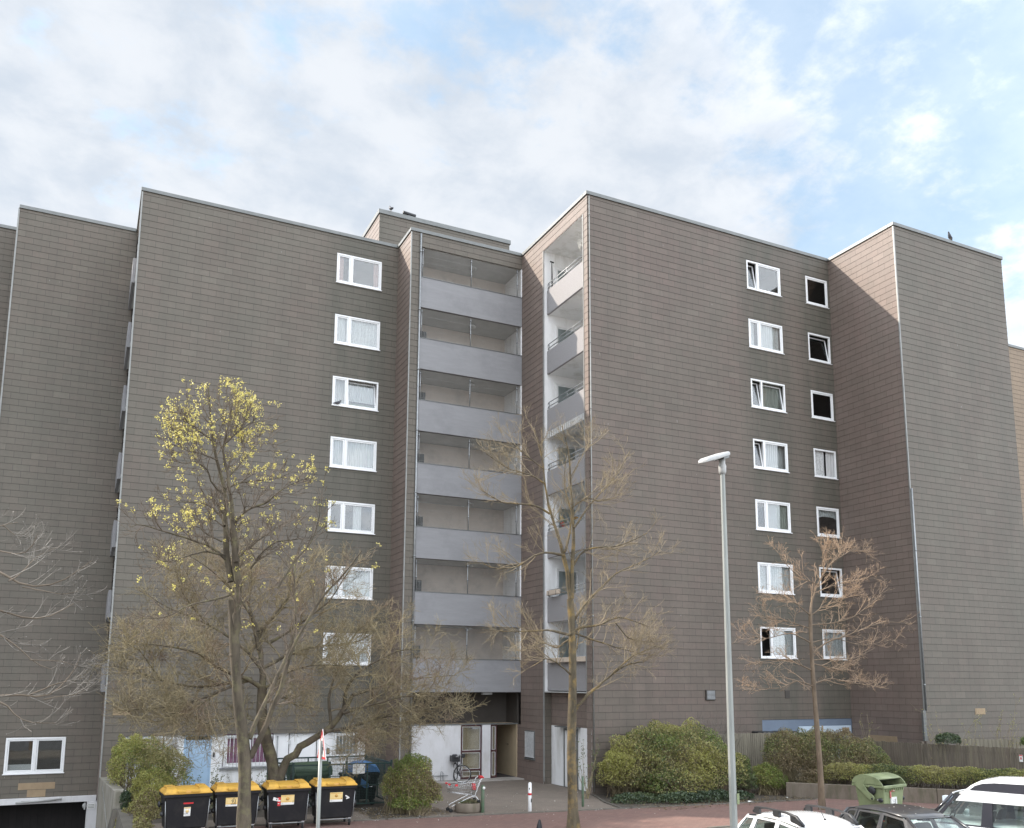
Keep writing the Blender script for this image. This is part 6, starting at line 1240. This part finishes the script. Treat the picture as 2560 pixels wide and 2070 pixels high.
HB = dict(W=.86, WB=.80, WR=.61, ZB=.98, ZR=1.50, roof=(-1.48, .40), wheels=(-1.2, 1.25), doors=(.85, -.1, -.95),
          body=[(-1.88, .75, .80), (-1.84, .95, .93), (-1.6, .98, .98), (-1., .98, 1), (0, .98, 1), (.95, .97, 1), (1.4, .90, .96), (1.75, .80, .88), (1.92, .66, .76)],
          cells=[(-1.70, -1.15, -1.45, -1.12, 'w'), (-1.15, -.28, -1.12, -.30, 'w'), (-.28, .68, -.30, .36, 'w'), (.68, 1.15, .36, .42, 'solid')], ws=(1.20, .96, .40), rw=(-1.80, .96, -1.52), inset=.07)
c2 = car('small charcoal hatchback with a dusty roof, between the two white cars', 16.68, 14.12, rad(-98.5), 'cargrey', 'cargrey', HB, 'cars parked in the foreground')
f = MB(); rng = random.Random(8)
for i in range(9): 
    bx, by = rng.uniform(-.5, .3), rng.uniform(-.45, .45); f.lathe([(rng.uniform(.008, .02), 0), (.004, .003)], (bx, by, 1.502 - .07 * ((2 * (bx + 1.48) / 1.88) - 1.05) ** 2 - .004), 7)
f.build('bird_dropping', 'label', c2)
f = MB(); f.box(1.02, 1.2, -.35, .05, .99, 1.0); f.build('paper_on_dashboard', 'label', c2)
MP = dict(W=.90, WB=.85, WR=.68, ZB=.83, ZR=1.68, roof=(-2.0, .55), wheels=(-1.3, 1.32), doors=(.85, -.1, -1.1),
          body=[(-2.2, .75, .82), (-2.15, .88, .95), (-1.8, .90, .99), (-1., .90, 1), (0, .90, 1), (.95, .90, 1), (1.5, .86, .97), (1.9, .78, .9), (2.1, .68, .78)],
          cells=[(-2.10, -1.20, -2.0, -1.15, 'w'), (-1.20, -.25, -1.15, -.25, 'w'), (-.25, 1.06, -.25, .50, 'w')], ws=(1.12, .88, .55), rw=(-2.15, .9, -2.04), inset=.13, pillar='carpillar', apillar='carpillar')
c3 = car('tall white people carrier with black pillars and a dark glass roof, at the right edge', 20.40, 15.15, rad(108), 'carwhite', 'carwhite', MP, 'cars parked in the foreground')
def tier(X):   # outline of the raised roof at side offset scale
    return [(-2.02, 1.60), (.34, 1.58), (.16, 1.74), (-.06, 1.86), (-.35, 1.93), (-1.2, 1.96), (-1.9, 1.93), (-2.0, 1.86)]
f = MB(); o = tier(0)
f.loft([[(x, -.62 + .10 * (z - 1.6) / .36, z - .00) for x, z in o], [(x, -.50 + .0 * z, z + .02) for x, z in o], [(x, 0, z + .045) for x, z in o], [(x, .50, z + .02) for x, z in o], [(x, .62 - .10 * (z - 1.6) / .36, z) for x, z in o]], smooth=False); f.build('raised_roof', 'carwhite', c3, bevel=.03, seg=3)
for s in (-1, 1):
    f = MB(); f.prism([(-2.06, s * .70, 1.40), (.47, s * .705, 1.38), (.36, s * .69, 1.52), (.2, s * .675, 1.60), (-2.02, s * .675, 1.62)], (0, s * .03, 0)); f.build('roof_side_panel', 'carwhite', c3, bevel=.01)
    f = MB(); g_ = [(-1.95, 1.655), (.16, 1.655), (.04, 1.76), (-.14, 1.825), (-.4, 1.855), (-1.2, 1.87), (-1.9, 1.86)]
    f.prism([(x, s * (.628 - .10 * (z - 1.6) / .36), z) for x, z in g_], (0, s * .006, 0)); f.build('roof_side_glass', 'carpillar', c3)
f = MB(); f.box(.62, .80, .45, .66, 1.30, 1.46); f.build('papers_behind_windscreen', 'lightblue', c3)

# ------------------------------------------------------------ vegetation helpers
def nrm(a): return a / np.maximum(np.linalg.norm(a, axis=-1, keepdims=True), 1e-9)
def tube_arr(P, R, k=3):
    N, m, _ = P.shape
    T = np.empty_like(P); T[:, 1:-1] = P[:, 2:] - P[:, :-2]; T[:, 0] = P[:, 1] - P[:, 0]; T[:, -1] = P[:, -1] - P[:, -2]; T = nrm(T)
    ref = np.where(np.abs(T[:, :1, 2:3]) > .85, np.array([1., 0, 0]), np.array([0, 0, 1.]))
    A = nrm(np.cross(T, np.broadcast_to(ref, T.shape))); B = np.cross(T, A)
    th = np.arange(k) * 2 * np.pi / k
    V = P[:, :, None, :] + R[:, :, None, None] * (A[:, :, None, :] * np.cos(th)[None, None, :, None] + B[:, :, None, :] * np.sin(th)[None, None, :, None])
    base = (np.arange(N) * m * k)[:, None, None] + (np.arange(m - 1) * k)[None, :, None]
    j = np.arange(k)[None, None, :]; j2 = (np.arange(k) + 1) % k; j2 = j2[None, None, :]
    F = np.stack([base + j, base + j2, base + k + j2, base + k + j], -1).reshape(-1, 4)
    return V.reshape(-1, 3), F
def merge(parts):
    V, F, n = [], [], 0
    for v, f in parts: V.append(v); F.append(f + n); n += len(v)
    return np.concatenate(V), np.concatenate(F)
def resample(L, r0, r1, m):
    L = np.array(L, float); s = np.concatenate([[0], np.cumsum(np.linalg.norm(np.diff(L, axis=0), axis=1))])
    # smooth curve: Catmull-like through linear resample then a light relax
    t = np.linspace(0, s[-1], m); P = np.stack([np.interp(t, s, L[:, i]) for i in range(3)], 1)
    for _ in range(1):
        Q = P.copy(); Q[1:-1] = .25 * P[:-2] + .5 * P[1:-1] + .25 * P[2:]; P = Q
    return P, r0 + (r1 - r0) * (np.linspace(0, 1, m) ** .8)
def grow(rng, P, R, n, t0, t1, ang, L0, m, up, wig, rtip, rmax=1e9, rfrac=.6, flat=0):
    """n children on each parent polyline"""
    N, mp, _ = P.shape; idx = np.repeat(np.arange(N), n); K = len(idx)
    t = rng.uniform(t0, t1, K); x = t * (mp - 1); i0 = np.minimum(x.astype(int), mp - 2); f = (x - i0)[:, None]
    p = P[idx, i0] * (1 - f) + P[idx, i0 + 1] * f
    T = nrm(P[idx, i0 + 1] - P[idx, i0]); rp = R[idx, i0] * (1 - f[:, 0]) + R[idx, i0 + 1] * f[:, 0]
    pr = nrm(np.cross(T, nrm(rng.normal(size=(K, 3)))))
    a = rng.normal(ang, .25, K)[:, None]
    d = nrm(T * np.cos(a) + pr * np.sin(a) + np.array([0, 0, up]))
    L = (L0 * rng.uniform(.55, 1.25, K) * (1 - .45 * t))[:, None]
    Q = np.empty((K, m, 3)); Q[:, 0] = p
    for s in range(1, m):
        d = nrm(d + rng.normal(size=(K, 3)) * wig + np.array([0, 0, up * .35])); Q[:, s] = Q[:, s - 1] + d * L / (m - 1)
    r0 = np.minimum(rp * rfrac, rmax); r0 = np.maximum(r0, rtip)
    RR = r0[:, None] + (rtip - r0)[:, None] * np.linspace(0, 1, m)[None, :]
    return Q, RR
def leaf_quads(rng, C, size, asp=.55, droop=0., fold=0):
    K = len(C); a = nrm(rng.normal(size=(K, 3)) + np.array([0, 0, droop])); b = nrm(np.cross(a, rng.normal(size=(K, 3))))
    s = (size * rng.uniform(.6, 1.3, K))[:, None]; a = a * s; b = b * s * asp
    V = np.stack([C - a * .5, C + b * .5, C + a * .5, C - b * .5], 1).reshape(-1, 3)
    return V, (np.arange(K) * 4)[:, None] + np.arange(4)[None, :]
def limbs(data, m=14):
    PS, RS = [], []
    for L, r0, r1 in data: p, r = resample(L, r0, r1, m); PS.append(p); RS.append(r)
    return np.array(PS), np.array(RS)
def rough(rng, P, R, amt):
    Q = P.copy(); Q[:, 1:-1] += rng.normal(size=Q[:, 1:-1].shape) * R[:, 1:-1, None] * amt; return Q

TREES['left'][0][0].insert(0, (-2.40, 19.0, -.05))
def tree(key, name, label, base, trunkmat, twigmat, seed, levels, extra=None, ntrunk=3):
    rng = np.random.default_rng(seed); P, R = limbs(TREES[key]); 
    Pt, Rt = P.copy(), R.copy(); Pt[1:] = rough(rng, P[1:], R[1:], .28)
    Rt = Rt * (1 + rng.normal(size=Rt.shape) * .05)
    Rt[0, 0] *= 1.35; Rt[0, 1] *= 1.08
    t = thing(name, label, 'tree', base)
    V, F = tube_arr(Pt, Rt, 10); arrays('trunk', V, F, trunkmat, t)
    big = P[ntrunk if extra != 'all' else 1:]; bR = R[ntrunk:]; allp = [(P, R)]
    cur = (P, R); parts = []; tips = None
    for lv in levels:
        src = cur if lv.get('src') is None else lv['src'](P, R)
        Q, RR = grow(rng, src[0], src[1], *lv['a']); k = lv.get('k', 3)
        parts.append(tube_arr(Q, RR, k)); cur = (Q, RR)
    V, F = merge(parts); arrays('crown', V, F, twigmat, t)
    return t, cur, rng
sel = lambda a: (lambda P, R: (P[a:], R[a:]))
# yellow flowering tree in front of the containers
mp_, (tp, tr_), rng = tree('maple', 'flowering_tree', 'tall slender tree with yellow blossom, its trunk in front of the second container', (3.52, 21.0, 0), 'bark', 'twig', 11, [
    dict(src=sel(1), a=(13, .12, 1, .8, .95, 6, .22, .14, .006, .016), k=4), dict(a=(6, .15, 1, .75, .42, 5, .18, .16, .0045, .008), k=3), dict(a=(2, .4, 1, .6, .2, 3, .1, .12, .004, .004), k=3)])
tip = tp[:, -1]
tx, tz = tip[:, 0], tip[:, 2]
clump = (np.sin(tx * 4.1 + 1) + np.sin(tip[:, 1] * 3.7) + np.sin(tz * 3.9 + 2)) / 3
pz = np.where(tz > 10.2, .50, np.where(tz > 8.6, .34, .12)) * np.where(tz < 5.2, 0, 1)
pz = np.maximum(pz, .42 * np.exp(-((tx - 1.5) / .9) ** 2 - ((tz - 8.0) / .8) ** 2))
pz = np.maximum(pz, .40 * np.exp(-((tx - 5.9) / .9) ** 2 - ((tz - 7.4) / .8) ** 2))
pz = np.maximum(pz, .30 * np.exp(-((tx - 2.0) / .8) ** 2 - ((tz - 6.0) / .5) ** 2))
keep = rng.uniform(size=len(tip)) < pz * (1 + clump * 1.3)
bt = tip[keep]; C = np.repeat(bt, 11, axis=0) + rng.normal(size=(len(bt) * 11, 3)) * .030
V, F = leaf_quads(rng, C, .040, .8); arrays('blossom', V, F, 'blossom', mp_, False)

# broad twiggy tree behind the containers
def dense(key, name, label, base, seed, tm, wm):
    return tree(key, name, label, base, tm, wm, seed, [
        dict(src=sel(2), a=(16, .12, 1, .95, 1.65, 7, .14, .22, .007, .024), k=4),
        dict(a=(9, .12, 1, .9, .80, 6, .10, .24, .0050, .010), k=3),
        dict(a=(6, .15, 1, .9, .42, 4, .08, .24, .0040, .0055), k=3)])
bs_, (tp, tr_), rng = dense('bush', 'broad_tree', 'broad multi-stemmed tree with a dense leafless brown crown behind the containers', (5.39, 27.2, 0), 5, 'bark', 'twigb')
ky = rng.uniform(size=len(tp)) < .10
V, F = leaf_quads(rng, tp[ky][:, -1], .028, .6); arrays('buds', V, F, 'bud', bs_, False)

md_, (tp, tr_), rng = tree('mid', 'bare_tree', 'slender forked bare tree with lichened bark in the middle of the path', (12.63, 22.16, 0), 'barkm', 'twigm', 21, [
    dict(src=sel(1), a=(13, .2, 1, .75, 1.15, 7, .24, .14, .0045, .011), k=4), dict(a=(6, .2, 1, .7, .6, 5, .18, .17, .0034, .005), k=3), dict(a=(3, .2, 1, .65, .3, 4, .12, .2, .0024, .0026), k=3)])
ky = rng.uniform(size=len(tp)) < .22
V, F = leaf_quads(rng, tp[ky][:, -1], .022, .6); arrays('buds', V, F, 'bud', md_, False)
rt_, (tp, tr_), rng = tree('right', 'bare_tree', 'young bare tree with spreading orange twigs before the right windows', (21.87, 22.13, 0), 'barkr', 'twigr', 31, [
    dict(src=sel(1), a=(15, .12, 1, .6, .9, 7, .12, .13, .004, .010), k=4), dict(a=(6, .2, 1, .65, .42, 5, .10, .18, .0036, .005), k=3), dict(a=(3, .3, 1, .7, .15, 3, .1, .2, .003, .003), k=3)])
ky = rng.uniform(size=len(tp)) < .35
V, F = leaf_quads(rng, tp[ky][:, -1], .03, .6); arrays('buds', V, F, 'bud', rt_, False)
lt_, (tp, tr_), rng = tree('left', 'bare_tree', 'bare tree reaching in from the left edge with pale silvery twigs', (-2.4, 19.0, 0), 'twig', 'twigl', 41, [
    dict(src=sel(1), a=(8, .3, 1, .55, .85, 7, .16, .10, .004, .009), k=4), dict(a=(4, .25, 1, .6, .34, 5, .22, .12, .003, .005), k=3)])
V, F = leaf_quads(rng, tp[:, -1], .03, .7); arrays('buds', V, F, 'twigl', lt_, False)

# shrubs ----------------------------------------------------------------
def blob_points(rng, blobs, n, lo=.62, hi=1.04, ground=.02, lump=.16):
    w = np.array([b[3] * b[4] + b[4] * b[5] + b[3] * b[5] for b in blobs]); w = w / w.sum(); out = []
    Bc = np.array([b[:3] for b in blobs]); Br = np.array([b[3:6] for b in blobs])
    while sum(len(o) for o in out) < n:
        k_ = rng.choice(len(blobs), 4000, p=w); d = nrm(rng.normal(size=(4000, 3))); d[:, 2] = np.where(d[:, 2] < -.3, -d[:, 2], d[:, 2])
        r = lo + (hi - lo) * rng.uniform(size=4000) ** .45
        r *= 1 + lump * (np.sin(d[:, 0] * 7 + k_) * np.sin(d[:, 1] * 6 + 2 * k_) + .6 * np.sin(d[:, 2] * 11 + d[:, 0] * 9 + k_)) * .7
        p = Bc[k_] + d * Br[k_] * r[:, None]
        q = ((p[:, None, :] - Bc[None]) / Br[None]); ins = (np.linalg.norm(q, axis=2) < lo * .93).any(1)
        out.append(p[(~ins) & (p[:, 2] > ground)])
    return np.concatenate(out)[:n]
def shrub(name, label, blobs, n, size, mats, seed, cat='shrub', twigs=500, tw='twig', group=None, lump=.16, lo=.62, floor=0, droop=0):
    rng = np.random.default_rng(seed); x, y = np.mean([b[0] for b in blobs]), np.mean([b[1] for b in blobs]); zb_ = max(floor, min(b[2] - b[5] for b in blobs))
    t = thing(name, label, cat, (float(x), float(y), float(zb_)), group=group)
    P = blob_points(rng, blobs, n, lo=lo, lump=lump, ground=zb_ + .02)
    # material patches by position
    key = (np.sin(P[:, 0] * 2.3 + seed) + np.sin(P[:, 1] * 2.9 + 1) + np.sin(P[:, 2] * 3.7 + seed * 2)) / 3 + rng.normal(size=n) * .35
    q = np.quantile(key, np.cumsum([m_[1] for m_ in mats])[:-1]); cls = np.searchsorted(q, key)
    for i, (mm, fr_c) in enumerate(mats):
        s_ = cls == i
        if s_.any(): V, F = leaf_quads(rng, P[s_], size, .6, droop); arrays('foliage', V, F, mm, t, False)
    if twigs:
        tipp = blob_points(rng, blobs, twigs, lo=.7, hi=1.08, ground=zb_ + .05); bb_ = np.array([[b[0], b[1]] for b in blobs])
        near = np.argmin(np.linalg.norm(tipp[:, None, :2] - bb_[None], axis=2), axis=1); st_ = np.concatenate([bb_[near] + rng.normal(size=(twigs, 2)) * .18, np.full((twigs, 1), zb_)], 1)
        m_ = 6; s_ = np.linspace(0, 1, m_)[None, :, None]; Q = st_[:, None] * (1 - s_) + tipp[:, None] * s_; Q[:, :, 2] += (np.sin(s_[..., 0] * np.pi) * .12); Q[:, 1:] += rng.normal(size=Q[:, 1:].shape) * .025
        RR = np.broadcast_to(np.linspace(.011, .003, m_)[None], (twigs, m_))
        q2, r2 = grow(rng, Q, RR, 4, .4, 1, .7, .3, 4, .1, .15, .0025)
        V, F = merge([tube_arr(Q, RR, 3), tube_arr(q2, r2, 3)]); arrays('stems', V, F, tw, t)
    return t
shrub('big_shrub', 'rounded yellow green shrub behind the retaining wall at the left',
      [(2.05, 33.5, .95, .95, .95, 1.12), (2.75, 33.0, .75, .85, .8, .95), (1.70, 34.2, 1.0, .7, .8, 1.12), (2.4, 32.3, .4, .75, .6, .7), (2.1, 31.3, -.2, .55, .5, .75), (2.5, 31.6, .1, .6, .5, .7), (1.95, 30.5, -.3, .45, .5, .6), (2.35, 30.2, .0, .45, .5, .5)], 40000, .055, [('leafy', .50), ('leafg', .2), ('leafo', .3)], 1, twigs=500, tw='twigb', floor=-1)
shrub('undergrowth', 'dense brown olive undergrowth between the retaining wall and the leftmost container', [(1.75, 30.6, -.45, .42, .6, .65), (1.72, 29.6, -.7, .42, .6, .7), (2.05, 29.2, -.2, .45, .6, .55), (1.85, 28.3, -.4, .4, .6, .55), (2.15, 30.2, .1, .5, .6, .6), (1.8, 27.3, -.3, .35, .6, .45), (1.5, 30.9, -.9, .35, .4, .8)], 20000, .06, [('leafo', .4), ('leafb', .35), ('leafy', .25)], 12, twigs=300, tw='twigb', floor=-2)
shrub('ball_shrub', 'bright green clipped shrub standing between the enclosure and the forecourt',
      [(9.55, 26.95, .95, .66, .66, .80), (9.75, 26.85, .50, .68, .62, .55), (9.15, 27.1, .75, .55, .5, .62), (9.45, 26.8, .28, .62, .58, .3)], 24000, .048, [('leafg', .62), ('leafy', .2), ('leafb', .18)], 2, twigs=700, tw='twigb')
shrub('big_shrub', 'huge rounded yellow green bush with bare twigs on top, right of the white doorway',
      [(18.6, 27.3, 1.0, 1.5, 1.3, 1.35), (20.0, 26.8, 1.0, 1.5, 1.25, 1.55), (21.1, 26.5, .75, 1.1, 1.0, 1.05), (17.7, 27.5, .7, .85, .9, .95), (19.4, 26.3, .5, 1.4, .9, .75), (19.3, 27.4, 1.5, 1.2, 1.0, 1.05)],
      60000, .062, [('leafy', .36), ('leafo', .38), ('leafd', .16), ('leafg', .10)], 3, twigs=1500, tw='twigb')
shrub('ground_ivy', 'band of dark ivy leaves creeping along the foot of the huge bush', [(17.4, 26.2, .08, .9, .6, .22), (18.7, 25.55, .1, .9, .5, .25), (20.0, 25.3, .1, 1.0, .45, .25), (21.0, 25.3, .1, .7, .4, .2)], 9000, .065, [('ivy', .8), ('leafd', .2)], 4, cat='ivy', twigs=0)
shrub('dark_shrub', 'dark green shrub just right of the lamp post', [(22.0, 26.5, .7, .6, .6, .75), (22.2, 26.3, .4, .55, .5, .5)], 12000, .055, [('leafd', .9), ('leafg', .1)], 5, twigs=200)
shrub('small_shrub', 'small fresh green shrub between the dark shrub and the brown hedge', [(23.1, 26.05, .55, .62, .55, .55), (23.4, 25.95, .35, .5, .45, .4)], 12000, .046, [('leafg', .7), ('leafy', .3)], 6, twigs=300, tw='twigb')
shrub('tall_hedge', 'tall loose hedge of brown and olive leaves behind the right tree',
      [(24.0, 26.0, 1.2, .9, .8, 1.1), (25.0, 25.6, 1.25, .95, .8, 1.1), (26.0, 25.2, 1.2, .95, .8, 1.1), (26.9, 25.0, 1.0, .8, .7, .95), (25.3, 25.0, .6, 1.4, .6, .6), (27.4, 24.8, .8, .6, .6, .7)],
      46000, .052, [('leafb', .40), ('leafo', .28), ('leafd', .22), ('leafg', .10)], 7, cat='hedge', twigs=900, tw='twigb')
shrub('low_hedge', 'low clipped green hedge on the concrete wall behind the green container',
      [(24.9 + 4.5 * i / 17, 24.4 - 5.0 * i / 17, .76 + .03 * math.sin(i * 1.9), .5, .5, .44) for i in range(18)],
      46000, .046, [('leafd', .38), ('leafy', .38), ('leafo', .24)], 8, cat='hedge', twigs=700, lump=.05, lo=.7)
def twiggy(name, label, x, y, z, h, spread, n, seed, tw, leaf=None, nl=0, size=.04, cat='sapling', sub=4, r0=.014):
    rng = np.random.default_rng(seed); t = thing(name, label, cat, (x, y, z)); m = 8
    d = nrm(np.concatenate([rng.normal(size=(n, 2)) * spread, np.ones((n, 1))], 1)); L = h * rng.uniform(.6, 1.1, n)[:, None]
    Q = np.empty((n, m, 3)); Q[:, 0] = np.array([x, y, z]) + np.concatenate([rng.normal(size=(n, 2)) * .08, np.zeros((n, 1))], 1)
    for s_ in range(1, m): d = nrm(d + rng.normal(size=(n, 3)) * .09 + np.array([0, 0, .04])); Q[:, s_] = Q[:, s_ - 1] + d * L / (m - 1)
    RR = np.broadcast_to(np.linspace(r0, .003, m)[None], (n, m)); q2, r2 = grow(rng, Q, RR, sub, .3, 1, .6, h * .32, 5, .25, .12, .003)
    V, F = merge([tube_arr(Q, RR, 5), tube_arr(q2, r2, 3)]); arrays('stems', V, F, tw, t)
    if leaf:
        pts = np.concatenate([q2.reshape(-1, 3), Q[:, 4:].reshape(-1, 3)]); C = pts[rng.integers(0, len(pts), nl)] + rng.normal(size=(nl, 3)) * .03
        V, F = leaf_quads(rng, C, size, .55); arrays('leaves', V, F, leaf, t, False)
    return t
twiggy('rose_bush', 'thin climbing rose with small leaves beside the short mottled post', 16.4, 27.6, 0, 1.9, .18, 7, 61, 'twigb', 'leafd', 260, .06)
twiggy('young_shrub', 'small leafy shrub in front of the blue door', 4.0, 28.6, 0, 1.35, .5, 16, 62, 'twigb', 'leafd', 1500, .05)
twiggy('young_shrub', 'thin leafy shrub below the purple window, between the first containers and the trunks', 5.05, 29.3, 0, 1.3, .55, 12, 63, 'twigb', 'leafd', 700, .05)
twiggy('leafy_shrub', 'dark leaved shrub sticking out right of the rounded shrub at the left', 2.75, 33.2, 0, 1.7, .3, 12, 64, 'twigb', 'leafd', 600, .09)
twiggy('sapling', 'thin sapling with fresh buds at the foot of the right corner drainpipe', 29.7, 23.6, .4, 2.9, .36, 9, 65, 'twigm', 'leafy', 260, .045)
twiggy('sapling', 'thin pale sapling below the tan patch on the far right wall', 32.2, 23.2, .4, 2.9, .30, 9, 66, 'twigm', 'leafy', 300, .045)
twiggy('sapling', 'sparse sapling rising over the fence left of the drainpipe corner', 27.6, 25.6, .4, 2.3, .3, 6, 67, 'twigm', 'leafy', 120, .04)
twiggy('dead_shrub', 'dead grey purple bush leaning over the pale picket fence behind the lamp post', 22.3, 28.25, 0, 2.75, .28, 60, 68, 'twigl', None, 0, sub=9)
twiggy('dry_stalks', 'dry brown stalks in front of the brown hedge', 24.2, 25.15, 0, .95, .5, 50, 69, 'twigb', None, 0, sub=5, cat='dead plant')
twiggy('dry_stalks', 'low dry twigs at the foot of the bright green clipped shrub', 9.6, 26.4, 0, .42, .9, 24, 70, 'twigb', None, 0, sub=4, cat='dead plant')
shrub('ivy_curtain', 'dark ivy hanging over the end of the retaining wall', [(1.50, 31.42, .28, .16, .10, .28), (1.50, 31.40, -.15, .15, .10, .36), (1.56, 31.38, -.6, .18, .12, .36)], 3000, .06, [('ivy', 1.0)], 71, cat='ivy', twigs=0, floor=-1)
shrub('ivy_clump', 'round clump of dark ivy on top of the dark picket fence', [(29.35, 23.2, 1.95, .5, .4, .28)], 2500, .055, [('ivy', .7), ('leafd', .3)], 72, cat='ivy', twigs=0)
shrub('ivy_clump', 'ivy clump on the fence at the far right edge beside the grey post', [(31.9, 21.6, 1.9, .45, .4, .28)], 2200, .055, [('ivy', .6), ('leafg', .4)], 73, cat='ivy', twigs=0)
shrub('tub_plant', 'low grey green plant growing in the round planter tub', [(11.22, 26.35, .28, .3, .26, .10)], 1500, .03, [('leafd', .6), ('leafb', .4)], 74, cat='plant', twigs=0)
# fallen leaves and grit on the beds: nobody could count them
rng = np.random.default_rng(99)
def scatter(name, label, boxes, n, size, mat):
    C = []
    for (xa, xb, ya, yb, z, w_) in boxes: k_ = int(n * w_); C.append(np.stack([rng.uniform(xa, xb, k_), rng.uniform(ya, yb, k_), np.full(k_, z) + rng.uniform(0, .012, k_)], 1))
    C = np.concatenate(C); K = len(C); a = nrm(np.concatenate([rng.normal(size=(K, 2)), rng.normal(size=(K, 1)) * .25], 1)); b = nrm(np.cross(a, np.array([0, 0, 1.]) + rng.normal(size=(K, 3)) * .2)); s_ = (size * rng.uniform(.5, 1.4, K))[:, None]
    V = np.stack([C - a * s_, C + b * s_ * .6, C + a * s_, C - b * s_ * .6], 1).reshape(-1, 3)
    o = arrays(name, V, (np.arange(K) * 4)[:, None] + np.arange(4)[None, :], mat, None, False); o['kind'] = 'stuff'; o['label'] = label; return o
scatter('fallen_leaves', 'brown leaf litter on the planting beds and path edge', [(16.5, 29, 24.6, 26.8, .012, .5), (8.0, 10.6, 26.0, 28.5, .012, .3), (17, 24, 24.0, 25.0, .014, .2)], 5000, .03, 'leafb')
scatter('fallen_petals', 'pale petals scattered on soil and paving', [(7.6, 10.5, 25.6, 28.6, .014, .55), (9, 17, 23.5, 30, .014, .45)], 380, .018, 'label')
